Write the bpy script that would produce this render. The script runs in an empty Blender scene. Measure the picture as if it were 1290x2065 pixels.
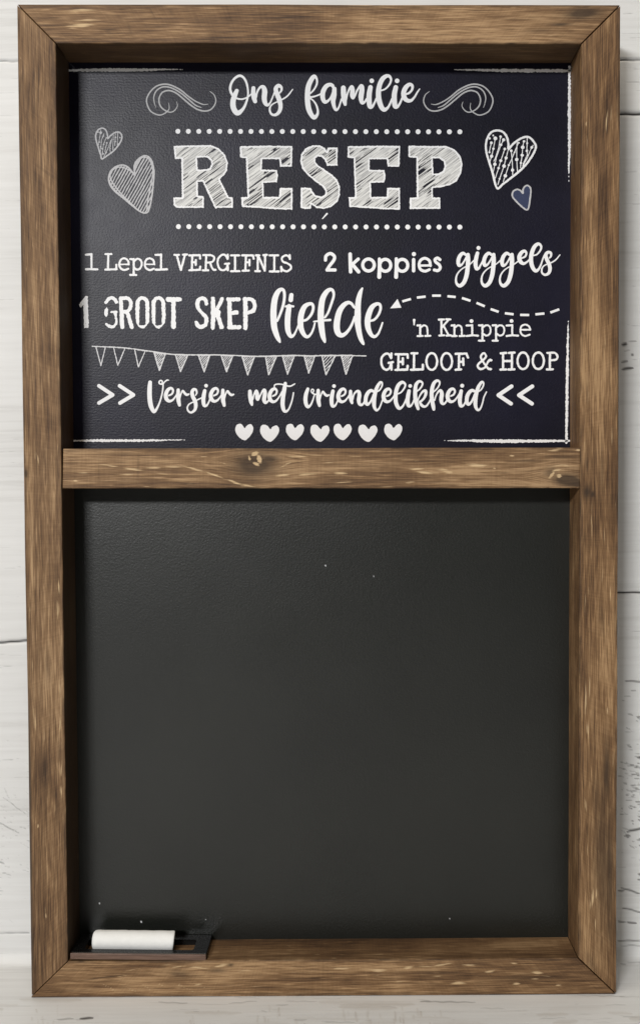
import bpy, bmesh, math, random
import numpy as np
from mathutils import Matrix, Vector

# ------------------------------------------------------------------ camera, light, exposure
sc = bpy.context.scene
PW, PH, FPX = 1290.0, 2065.0, 2167.0          # photo size and focal length in photo pixels
YF, YB, YW = -0.045, -0.015, 0.004            # front of frame, face of board, face of backdrop (metres)
DIST = 0.65                                   # camera to frame front
PITCH = math.radians(1.8)
YAW = math.radians(1.5)
ROT = Matrix.Rotation(YAW, 3, 'Z') @ Matrix.Rotation(math.radians(90) - PITCH, 3, 'X')
RN = np.array(ROT)
CAM = np.array([0.0, YF - DIST, 0.0])

def unproj(px, py, Y):
    """photo pixel -> world point on the vertical plane y = Y (arrays welcome)"""
    px = np.asarray(px, float); py = np.asarray(py, float)
    u = (px - PW / 2) / FPX; v = (PH / 2 - py) / FPX
    d = np.stack([u, v, -np.ones_like(u)], -1) @ RN.T
    t = (Y - CAM[1]) / d[..., 1]
    return CAM + d * t[..., None]

CAM[2] = -unproj(62, 2012.5, YF)[2]           # floor at z = 0

def proj(P):
    q = (np.asarray(P) - CAM) @ RN
    return PW / 2 - FPX * q[..., 0] / q[..., 2], PH / 2 + FPX * q[..., 1] / q[..., 2]

cd = bpy.data.cameras.new('camera'); co = bpy.data.objects.new('camera', cd)
sc.collection.objects.link(co); sc.camera = co
co.matrix_world = Matrix.Translation(Vector(CAM)) @ ROT.to_4x4()
cd.sensor_fit = 'VERTICAL'; cd.sensor_height = 24.0; cd.lens = 24.0 * FPX / PH
cd.clip_start = 0.01; cd.clip_end = 100

w = bpy.data.worlds.new('World'); sc.world = w; w.use_nodes = True
bg = w.node_tree.nodes['Background']
bg.inputs[0].default_value = (1.0, 0.97, 0.93, 1); bg.inputs[1].default_value = 0.03

def area(name, loc, target, sx, sy, power, col):
    ld = bpy.data.lights.new(name, 'AREA'); ld.shape = 'RECTANGLE'; ld.size = sx; ld.size_y = sy
    ld.energy = power; ld.color = col
    o = bpy.data.objects.new(name, ld); sc.collection.objects.link(o)
    o.location = loc
    o.rotation_euler = (Vector(target) - Vector(loc)).to_track_quat('-Z', 'Y').to_euler()
    return o
area('window_light', (-1.00, -2.7, 1.18), (0, 0, 0.32), 0.62, 0.20, 60, (1.0, 1.0, 0.995))
area('overhead_fill', (-0.25, -0.62, 1.9), (0, -0.1, 0.2), 0.9, 0.5, 15, (1.0, 0.91, 0.78))  # added soft fill for the floor and shaded wall, no lamp seen overhead

sc.cycles.caustics_reflective = False; sc.cycles.caustics_refractive = False
vs = sc.view_settings
vs.view_transform = 'Standard'; vs.look = 'None'; vs.exposure = 0.0; vs.gamma = 1.0; vs.use_curve_mapping = False

# ------------------------------------------------------------------ helpers
RNG = np.random.default_rng(7)
random.seed(5)

def link(name, me, mats, parent=None):
    o = bpy.data.objects.new(name, me); sc.collection.objects.link(o)
    for m in (mats if isinstance(mats, (list, tuple)) else [mats]): me.materials.append(m)
    if parent is not None:
        o.parent = parent
        p = parent; off = Vector((0, 0, 0))
        while p is not None:
            off += Vector(p.location); p = p.parent
        o.location = -off
    return o

def mesh_np(name, V, F, smooth=False):
    me = bpy.data.meshes.new(name)
    V = np.asarray(V, np.float32)
    F = list(F) if not isinstance(F, np.ndarray) else F
    if isinstance(F, np.ndarray):
        n = F.shape[1]; me.vertices.add(len(V)); me.vertices.foreach_set('co', V.ravel())
        me.loops.add(F.size); me.loops.foreach_set('vertex_index', F.ravel().astype(np.int32))
        me.polygons.add(len(F)); me.polygons.foreach_set('loop_start', np.arange(0, F.size, n, dtype=np.int32))
        me.update(calc_edges=True)
    else:
        me.from_pydata(V.tolist(), [], F)
        me.update()
    me.polygons.foreach_set('use_smooth', [smooth] * len(me.polygons))
    me.validate()
    return me

def vnoise(x, y, seed):
    """value noise 0..1"""
    r = np.random.default_rng(seed).random((256, 256))
    xi = np.floor(x).astype(int); yi = np.floor(y).astype(int)
    fx = x - xi; fy = y - yi
    fx = fx * fx * (3 - 2 * fx); fy = fy * fy * (3 - 2 * fy)
    a = r[xi % 256, yi % 256]; b = r[(xi + 1) % 256, yi % 256]
    c = r[xi % 256, (yi + 1) % 256]; d = r[(xi + 1) % 256, (yi + 1) % 256]
    return (a * (1 - fx) + b * fx) * (1 - fy) + (c * (1 - fx) + d * fx) * fy

class N:
    """tiny node-tree helper"""
    def __init__(s, name):
        s.m = bpy.data.materials.new(name); s.m.use_nodes = True
        s.t = s.m.node_tree; s.b = s.t.nodes['Principled BSDF']
    def add(s, typ, **kw):
        n = s.t.nodes.new(typ)
        for k, v in kw.items(): setattr(n, k, v)
        return n
    def set(s, n, **kw):
        for k, v in kw.items(): n.inputs[k].default_value = v
        return n
    def link(s, a, b): s.t.links.new(a, b)
    def put(s, sock, val):
        if hasattr(val, 'is_output') or isinstance(val, bpy.types.NodeSocket): s.link(val, sock)
        else: sock.default_value = val
    def math(s, op, a, b=0.0, clamp=False):
        n = s.add('ShaderNodeMath', operation=op, use_clamp=clamp); s.put(n.inputs[0], a); s.put(n.inputs[1], b)
        return n.outputs[0]
    def noise(s, vec, scale, detail=2.0, rough=0.5, dist=0.0):
        n = s.add('ShaderNodeTexNoise'); n.inputs['Scale'].default_value = scale
        n.inputs['Detail'].default_value = detail; n.inputs['Roughness'].default_value = rough
        n.inputs['Distortion'].default_value = dist
        s.link(vec, n.inputs['Vector']); return n.outputs['Fac']
    def mapping(s, vec, scale=(1, 1, 1), rot=(0, 0, 0), loc=(0, 0, 0)):
        n = s.add('ShaderNodeMapping'); n.inputs['Scale'].default_value = scale
        n.inputs['Rotation'].default_value = rot; n.inputs['Location'].default_value = loc
        s.link(vec, n.inputs['Vector']); return n.outputs['Vector']
    def ramp(s, fac, stops):
        n = s.add('ShaderNodeValToRGB'); s.link(fac, n.inputs[0])
        e = n.color_ramp.elements
        while len(e) > 1: e.remove(e[-1])
        e[0].position = stops[0][0]; e[0].color = (*stops[0][1], 1)
        for p, c in stops[1:]:
            q = e.new(p); q.color = (*c, 1)
        return n.outputs[0]
    def mix(s, fac, a, b, mode='MIX'):
        n = s.add('ShaderNodeMix', data_type='RGBA', blend_type=mode)
        s.put(n.inputs[0], fac); s.put(n.inputs[6], a if not isinstance(a, tuple) else (*a, 1))
        s.put(n.inputs[7], b if not isinstance(b, tuple) else (*b, 1)); return n.outputs[2]
    def bump(s, h, strength, dist):
        n = s.add('ShaderNodeBump'); n.inputs['Strength'].default_value = strength
        n.inputs['Distance'].default_value = dist
        s.link(h, n.inputs['Height']); s.link(n.outputs[0], s.b.inputs['Normal']); return n
    def out(s, col=None, rough=None, spec=None):
        if col is not None: s.put(s.b.inputs['Base Color'], col if not isinstance(col, tuple) else (*col, 1))
        if rough is not None: s.put(s.b.inputs['Roughness'], rough)
        if spec is not None: s.b.inputs['Specular IOR Level'].default_value = spec
        return s.m

# ------------------------------------------------------------------ materials
def mat_wood():
    k = N('stained_pine')
    uv = k.add('ShaderNodeUVMap'); uv.uv_map = 'grain'; uv = uv.outputs[0]
    at = k.add('ShaderNodeAttribute'); at.attribute_name = 'wear'
    sep = k.add('ShaderNodeSeparateColor'); k.link(at.outputs['Color'], sep.inputs[0])
    wear, dark, light = sep.outputs[0], sep.outputs[1], sep.outputs[2]
    warp = k.noise(k.mapping(uv, (9, 22, 1)), 1.0, 2)
    g0 = k.noise(k.mapping(uv, (7, 70, 1)), 1.0, 3, 0.55, 0.6)
    g1 = k.noise(k.mapping(uv, (18, 620, 1)), 1.0, 4, 0.65, 0.4)
    g2 = k.noise(k.mapping(uv, (60, 1500, 1)), 1.0, 3, 0.6)
    big = k.noise(k.mapping(uv, (11, 16, 1)), 1.0, 3, 0.5)
    f = k.math('ADD', k.math('MULTIPLY', g0, 0.45), k.math('MULTIPLY', g1, 0.30))
    f = k.math('ADD', f, k.math('MULTIPLY', g2, 0.20))
    mot = k.noise(k.mapping(uv, (30, 95, 1)), 1.0, 4, 0.65, 1.2)
    saw = k.noise(k.mapping(uv, (900, 40, 1)), 1.0, 2, 0.6)
    f = k.math('ADD', f, k.math('MULTIPLY', k.math('SUBTRACT', big, 0.5), 0.55))
    f = k.math('ADD', f, k.math('MULTIPLY', k.math('SUBTRACT', mot, 0.52), 0.18))
    f = k.math('ADD', f, k.math('MULTIPLY', k.math('SUBTRACT', saw, 0.62), 0.10))
    f = k.math('ADD', f, k.math('MULTIPLY', k.math('SUBTRACT', g1, 0.5), 0.24))
    f = k.math('ADD', f, k.math('MULTIPLY', k.math('SUBTRACT', g2, 0.5), 0.28))
    pore = k.noise(k.mapping(uv, (45, 1000, 1)), 1.0, 2, 0.5)
    f = k.math('SUBTRACT', f, k.math('MULTIPLY', k.math('SUBTRACT', pore, 0.62, True), 1.1))
    f = k.math('ADD', f, k.math('MULTIPLY', light, 0.15))
    col = k.ramp(f, [(0.26, (0.046, 0.023, 0.010)), (0.39, (0.114, 0.062, 0.029)),
                     (0.52, (0.204, 0.119, 0.058)), (0.68, (0.39, 0.255, 0.140))])
    hu = k.add('ShaderNodeAttribute', attribute_type='OBJECT'); hu.attribute_name = 'stain'
    tint = k.mix(1.0, col, (1.0, 0.92, 0.79), 'MULTIPLY')
    col = k.mix(hu.outputs['Fac'], col, tint)
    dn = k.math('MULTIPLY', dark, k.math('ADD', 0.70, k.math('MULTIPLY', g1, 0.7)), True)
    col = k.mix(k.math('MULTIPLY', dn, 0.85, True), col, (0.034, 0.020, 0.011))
    # chips where the stain is rubbed through to pale pine
    fib = k.noise(k.mapping(uv, (70, 1100, 1)), 1.0, 3, 0.6)
    chip = k.math('ADD', k.math('MULTIPLY', k.math('SUBTRACT', g1, 0.5), 0.7), k.math('MULTIPLY', k.math('SUBTRACT', fib, 0.5), 1.5))
    chip = k.math('SUBTRACT', k.math('ADD', wear, chip), 0.38)
    chip = k.math('MULTIPLY', chip, 2.2, True)
    pale = k.mix(g2, (0.42, 0.27, 0.13), (0.80, 0.60, 0.36))
    col = k.mix(k.math('MULTIPLY', chip, 0.9), col, pale)
    r = k.math('ADD', 0.50, k.math('MULTIPLY', g1, 0.25))
    h = k.math('ADD', k.math('MULTIPLY', g1, 0.6), k.math('MULTIPLY', g2, 0.4))
    h = k.math('SUBTRACT', h, k.math('MULTIPLY', chip, 0.35))
    k.bump(h, 0.55, 0.0007)
    return k.out(col, r, 0.30)

def mat_print():
    k = N('printed_navy_panel')
    tc = k.add('ShaderNodeTexCoord').outputs['Object']
    cl = k.noise(tc, 14, 4, 0.6)
    cl2 = k.noise(tc, 60, 3, 0.6)
    col = k.ramp(cl, [(0.30, (0.0060, 0.0058, 0.0115)), (0.55, (0.0085, 0.0080, 0.0180)), (0.75, (0.0105, 0.0100, 0.0235))])
    sp = k.noise(tc, 900, 3, 0.7)
    col = k.mix(k.math('MULTIPLY', k.math('SUBTRACT', sp, 0.45, True), 1.0, True), col, (0.018, 0.018, 0.030))
    weave = k.add('ShaderNodeTexWave', wave_type='BANDS', bands_direction='Z')
    weave.inputs['Scale'].default_value = 190; weave.inputs['Distortion'].default_value = 2.0
    weave.inputs['Detail'].default_value = 2; weave.inputs['Detail Scale'].default_value = 3
    k.link(tc, weave.inputs['Vector'])
    h = k.math('ADD', k.math('MULTIPLY', k.noise(tc, 800, 1.5, 0.6), 1.0), k.math('MULTIPLY', weave.outputs['Fac'], 0.07))
    k.bump(h, 0.26, 0.0004)
    return k.out(col, k.math('ADD', 0.335, k.math('MULTIPLY', cl2, 0.08)), 0.19)

def mat_slate():
    k = N('chalkboard_black')
    tc = k.add('ShaderNodeTexCoord').outputs['Object']
    cl = k.noise(tc, 9, 4, 0.55)
    sp = k.noise(tc, 1000, 3, 0.7)
    col = k.ramp(cl, [(0.3, (0.0040, 0.0047, 0.0034)), (0.7, (0.0092, 0.0101, 0.0078))])
    col = k.mix(k.math('MULTIPLY', k.math('SUBTRACT', sp, 0.52, True), 1.1, True), col, (0.030, 0.030, 0.029))
    h = k.noise(tc, 720, 3, 0.7)
    k.bump(h, 0.22, 0.0006)
    return k.out(col, k.math('ADD', 0.295, k.math('MULTIPLY', k.noise(tc, 12, 4, 0.6), 0.09)), 0.54)

def mat_ink(name, col, var=0.06, rough=0.6):
    k = N(name)
    tc = k.add('ShaderNodeTexCoord').outputs['Object']
    n = k.noise(tc, 500, 3, 0.6)
    a = tuple(c * (1 - var * 2) for c in col)
    return k.out(k.mix(n, a, col), rough, 0.3)

def mat_hatch():
    k = N('hatched_chalk')
    tc = k.add('ShaderNodeTexCoord').outputs['Object']
    v = k.mapping(tc, (1, 1, 1), (0, math.radians(36), 0))
    v = k.mapping(v, (60, 1, 1500))
    n = k.noise(v, 1.0, 3, 0.65)
    col = k.ramp(n, [(0.28, (0.14, 0.14, 0.15)), (0.42, (0.46, 0.46, 0.46)), (0.58, (0.78, 0.78, 0.76))])
    return k.out(col, 0.65, 0.3)

def mat_wall():
    k = N('painted_planks')
    uv = k.add('ShaderNodeUVMap'); uv.uv_map = 'grain'; uv = uv.outputs[0]
    at = k.add('ShaderNodeAttribute'); at.attribute_name = 'wear'
    sep = k.add('ShaderNodeSeparateColor'); k.link(at.outputs['Color'], sep.inputs[0])
    crack, stain, _ = sep.outputs
    g = k.noise(k.mapping(uv, (12, 260, 1)), 1.0, 4, 0.6, 0.4)
    g2 = k.noise(k.mapping(uv, (40, 900, 1)), 1.0, 3, 0.6)
    b = k.noise(k.mapping(uv, (9, 14, 1)), 1.0, 3, 0.5)
    f = k.math('ADD', k.math('MULTIPLY', g, 0.55), k.math('MULTIPLY', b, 0.45))
    col = k.ramp(f, [(0.28, (0.56, 0.557, 0.545)), (0.45, (0.675, 0.677, 0.67)), (0.7, (0.74, 0.745, 0.742))])
    col = k.mix(k.math('MULTIPLY', stain, k.math('ADD', 0.35, g2), True), col, (0.36, 0.31, 0.25))
    cr = k.math('MULTIPLY', k.math('SUBTRACT', k.math('ADD', crack, k.math('MULTIPLY', k.math('SUBTRACT', g2, 0.5), 0.45)), 0.14), 1.3, True)
    col = k.mix(cr, col, (0.028, 0.024, 0.021))
    h = k.math('SUBTRACT', k.math('MULTIPLY', g, 0.6), crack)
    k.bump(h, 0.25, 0.0006)
    return k.out(col, 0.55, 0.3)

def mat_plastic():
    k = N('glossy_black')
    tc = k.add('ShaderNodeTexCoord').outputs['Object']
    n = k.noise(tc, 700, 2)
    k.bump(n, 0.05, 0.0003)
    return k.out((0.005, 0.005, 0.005), k.math('ADD', 0.22, k.math('MULTIPLY', n, 0.10)), 0.22)

def mat_chalk():
    k = N('white_chalk')
    tc = k.add('ShaderNodeTexCoord').outputs['Object']
    n = k.noise(tc, 300, 4, 0.6)
    k.bump(k.noise(tc, 900, 3, 0.6), 0.15, 0.0004)
    return k.out(k.mix(n, (0.78, 0.78, 0.76), (0.88, 0.88, 0.86)), 0.85, 0.2)

WOOD, PRINT, SLATE, WALL = mat_wood(), mat_print(), mat_slate(), mat_wall()
WHITE = mat_ink('white_print', (0.90, 0.905, 0.925), 0.03)
THIN = mat_ink('pale_print', (0.50, 0.50, 0.51))
GREYCH = mat_ink('grey_chalk', (0.58, 0.58, 0.60), 0.12)
CHALKY = mat_ink('bright_chalk', (0.74, 0.74, 0.76), 0.1)
BLUE = mat_ink('blue_fill', (0.040, 0.055, 0.125), 0.2)
HATCH = mat_hatch(); PLASTIC = mat_plastic(); CHALK = mat_chalk()

def streaks(shape, items):
    """lens-shaped strokes on a raster indexed [u, v]; item = (u, v, length, width, strength, angle_deg)"""
    T = np.zeros(shape, np.float32)
    for (u, v, L, wd, s, a) in items:
        R = int(L * 0.75 + wd + 4)
        u0, u1 = max(0, int(u) - R), min(shape[0], int(u) + R + 1)
        Rv = int(abs(math.sin(math.radians(a))) * L * 0.75 + wd * 1.5 + 4)
        v0, v1 = max(0, int(v) - Rv), min(shape[1], int(v) + Rv + 1)
        if u1 <= u0 or v1 <= v0: continue
        U, V = np.meshgrid(np.arange(u0, u1), np.arange(v0, v1), indexing='ij')
        c, sn = math.cos(math.radians(a)), math.sin(math.radians(a))
        p = (U - u) * c + (V - v) * sn; q = -(U - u) * sn + (V - v) * c
        q = q + 0.5 * np.sin(p * 0.09 + u)
        val = s * np.exp(-2.0 * (p / (L / 2)) ** 2 - 2.0 * (q / (wd / 2)) ** 2)
        T[u0:u1, v0:v1] = np.maximum(T[u0:u1, v0:v1], val)
    return T

# ------------------------------------------------------------------ backdrop: wall sweeping into floor
def build_backdrop():
    R = 0.008
    ppm = FPX / (YW - CAM[1])                       # photo px per metre on the wall plane
    xs = np.concatenate([np.linspace(-1.6, -0.262, 30), np.arange(-0.26, 0.26, 0.0009), np.linspace(0.262, 1.6, 30)])
    # arc-length parameter s: 0 at floor/wall virtual corner; wall up positive
    wall_z = np.concatenate([np.arange(R, 0.70, 0.0009), np.linspace(0.702, 1.8, 30)])[::-1]
    arc = np.linspace(0, math.pi / 2, 26)[1:-1]
    floor_y = np.concatenate([np.arange(YW - R, -0.14, -0.0009), np.linspace(-0.141, -1.3, 30)])
    prof = [(YW, z) for z in wall_z] + [(YW - R + R * math.cos(a), R - R * math.sin(a)) for a in arc] + [(y, 0.0) for y in floor_y]
    prof = np.array(prof)
    sl = np.concatenate([[0], np.cumsum(np.hypot(*np.diff(prof, axis=0).T))])
    nx, ns = len(xs), len(prof)
    X = np.repeat(xs[None, :], ns, 0); Y = np.repeat(prof[:, 0:1], nx, 1); Z = np.repeat(prof[:, 1:2], nx, 1)
    # the sheet lies a third of a degree out of level, along the foot of the sign
    xl, xr = unproj(62, 2012.5, YF), unproj(1241, 2005.5, YF)
    Z = Z + (X - xl[0]) * (xr[2] - xl[2]) / (xr[0] - xl[0])
    P = np.stack([X, Y, Z], -1)
    px, py = proj(np.where(P[..., 1:2] < -0.5, np.array([9., 0., 9.]), P))
    crack = np.zeros(X.shape, np.float32); stain = np.zeros(X.shape, np.float32); groove = np.zeros(X.shape, np.float32)
    def line(x0, y0, x1, y1, wd, s, tgt, wob=1.0, taper=True):
        if x1 < x0: x0, y0, x1, y1 = x1, y1, x0, y0
        L = math.hypot(x1 - x0, y1 - y0); c, sn = (x1 - x0) / L, (y1 - y0) / L
        p = (px - x0) * c + (py - y0) * sn; q = -(px - x0) * sn + (py - y0) * c
        m = (np.abs(q) < wd * 3 + 4) & (p > -6) & (p < L + 6)
        if not m.any(): return
        pp = p[m]; qq = q[m] + wob * np.sin(pp * 0.21 + x0 + y0 * .3) * 0.5
        prf = np.clip(1 - (2 * pp / L - 1) ** 2, 0.0, 1) ** 0.5 if taper else ((pp > 0) & (pp < L)).astype(float)
        ww = np.maximum(wd * prf * 0.5, 0.05)
        tgt[m] = np.maximum(tgt[m], s * np.exp(-(qq / (ww + 0.5)) ** 2) * np.clip(prf * 3, 0, 1))
    # plank seams (real grooves) ------------------------------------------------
    for a in [(-700, 125, 700, 121.5, 2.0, .75), (680, 119.5, 2000, 122, 2.6, .9), (640, 222, 2000, 238, 5.5, 1.0),
              (-700, 1350, 655, 1246, 4.0, 1.0), (640, 1196, 2000, 1194, 3.6, 1.0),
              (-700, 1897, 60, 1882, 1.6, .55), (-700, -240, 2000, -236, 4, 1), (-700, 560, -60, 556, 3, .8), (1370, 820, 2000, 824, 3, .8)]:
        line(*a, crack, wob=0.6, taper=False); line(*a, groove, wob=0.6, taper=False)
    # individual cracks and scuffs read off the boards ---------------------------
    L = [(-20, 1347, 28, 1344, 2, .35), (-10, 1536, 40, 1530, 1.6, .4), (5, 1606, 52, 1642, 1.8, .45), (-8, 1655, 40, 1681, 2.2, .55),
         (8, 1588, 20, 1612, 3, .3), (-4, 1737, 10, 1741, 4, .5), (12, 1762, 24, 1766, 3, .4), (-6, 1795, 10, 1798, 3, .35),
         (-5, 605, 30, 604, 1.6, .25), (-5, 188, 33, 187, 2, .22), (0, 964, 34, 958, 1.6, .22), (0, 930, 42, 935, 1.2, .2),
         (0, 1148, 44, 1143, 2.2, .25), (0, 1208, 40, 1203, 2.5, .2), (0, 1320, 46, 1322, 2.0, .25),
         (1254, 27, 1300, 29, 1.6, .4), (1254, 75, 1300, 76, 1.6, .35), (1254, 164, 1300, 167, 3, .4), (1256, 181, 1300, 183, 2, .3),
         (1250, 138, 1300, 140, 1.6, .3), (1252, 348, 1296, 344, 1.4, .3), (1252, 410, 1300, 409, 1.4, .25), (1270, 497, 1300, 497, 1.6, .3),
         (1252, 575, 1295, 579, 1.6, .3), (1262, 655, 1300, 659, 2, .35), (1266, 688, 1284, 687, 3, .5), (1252, 696, 1264, 692, 7, .9),
         (1270, 716, 1278, 715, 5, .8), (1250, 730, 1266, 729, 4, .85), (1252, 745, 1276, 742, 6, .9), (1272, 727, 1286, 726, 2, .5),
         (1258, 708, 1270, 706, 3, .5), (1250, 1271, 1292, 1273, 2, .35), (1252, 1305, 1300, 1307, 1.6, .22), (1258, 1373, 1300, 1375, 4, .75),
         (1256, 1403, 1272, 1405, 2.5, .4), (1252, 1432, 1290, 1430, 1.5, .25), (1250, 1537, 1278, 1543, 2, .55), (1264, 1545, 1300, 1549, 1.6, .4),
         (1262, 1678, 1300, 1668, 5, .9), (1243, 1795, 1258, 1797, 4, .75), (1251, 1790, 1292, 1803, 4, .8), (1252, 1830, 1300, 1842, 3.4, .75),
         (1243, 1857, 1260, 1860, 4, .7), (1262, 1859, 1284, 1863, 4, .8), (1244, 1897, 1300, 1896, 3, .65), (1246, 1907, 1300, 1907, 2.4, .6),
         (1248, 1943, 1262, 1945, 4, .4), (1262, 1940, 1300, 1941, 1.6, .4), (1285, 1764, 1292, 1762, 5, .8), (1284, 1774, 1294, 1775, 4, .7),
         (1284, 1528, 1294, 1527, 6, .8), (1280, 1560, 1290, 1561, 4, .6),
         (115, 2056, 150, 2054, 4, .5), (160, 2054, 190, 2053, 5, .85), (318, 2021, 380, 2023, 3, .45), (460, 2024, 520, 2018, 3, .35),
         (855, 2020, 960, 2021, 3, .5), (590, 2057, 620, 2056, 4, .35), (845, 2020, 870, 2019, 3, .6), (1140, 2007, 1260, 2009, 2, .4)]
    for a in L: line(*a, crack)
    r = np.random.default_rng(3)
    for _ in range(230):                            # dashes of worn paint in the lower boards
        x, y = r.uniform(1244, 1330), r.normal(1590, 70); n = r.uniform(3, 16)
        line(x, y, x + n, y + n * r.uniform(-.1, .5), r.uniform(1, 3.5), r.uniform(.25, .75), crack)
    for _ in range(230):
        x, y = r.uniform(-80, 56), r.normal(1690, 75); n = r.uniform(3, 14)
        line(x, y, x + n, y + n * r.uniform(-.4, .7), r.uniform(1, 2.6), r.uniform(.15, .42), crack)
    for _ in range(160):
        side = r.random() < .5
        x, y = (r.uniform(-80, 50) if side else r.uniform(1240, 1340)), r.uniform(0, 1990); n = r.uniform(10, 60)
        line(x, y, x + n, y + r.uniform(-3, 2), r.uniform(1, 1.8), r.uniform(.08, .26), crack)
    for _ in range(130):                            # floor
        x, y = r.uniform(-30, 1330), r.uniform(2008, 2090); n = r.uniform(8, 70)
        line(x, y, x + n, y + r.uniform(-2, 2), r.uniform(1, 3), r.uniform(.08, .34), crack)
    for _ in range(60):
        x, y = r.choice([105, 395, 700, 760, 800, 870, 560]) + r.normal(0, 22), r.uniform(2025, 2075)
        line(x, y, x + 1, y + r.uniform(8, 26), r.uniform(1.5, 4), r.uniform(.15, .5), stain)
    for _ in range(26):
        x, y = r.uniform(-60, 1330), r.uniform(2010, 2085)
        line(x, y, x + r.uniform(40, 160), y + r.uniform(-3, 3), r.uniform(4, 12), r.uniform(.1, .35), stain)
    onwall = np.repeat((prof[:, 1:2] > R), nx, 1)
    P[..., 1] += np.where(onwall, groove * 0.0016, 0)
    idx = np.arange(ns * nx).reshape(ns, nx)
    F = np.stack([idx[:-1, :-1], idx[1:, :-1], idx[1:, 1:], idx[:-1, 1:]], -1).reshape(-1, 4)
    me = mesh_np('backdrop', P.reshape(-1, 3), F, True)
    ca = me.color_attributes.new('wear', 'FLOAT_COLOR', 'POINT')
    ca.data.foreach_set('color', np.stack([crack, stain, crack * 0, crack * 0 + 1], -1).astype(np.float32).ravel())
    uvl = me.uv_layers.new(name='grain')
    uvv = np.stack([X, np.repeat(sl[:, None], nx, 1)], -1).reshape(-1, 2)
    li = np.empty(len(me.loops), np.int32); me.loops.foreach_get('vertex_index', li)
    uvl.data.foreach_set('uv', uvv[li].astype(np.float32).ravel())
    o = link('backdrop', me, WALL)
    o['kind'] = 'structure'
build_backdrop()

# ------------------------------------------------------------------ the sign: one thing
sign = bpy.data.objects.new('chalkboard_sign', None); sc.collection.objects.link(sign)
sign.location = (0, -0.022, 0)
sign['label'] = 'tall two-panel chalkboard sign in a dark stained wooden frame, white lettering in its upper half'
sign['category'] = 'chalkboard'

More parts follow.
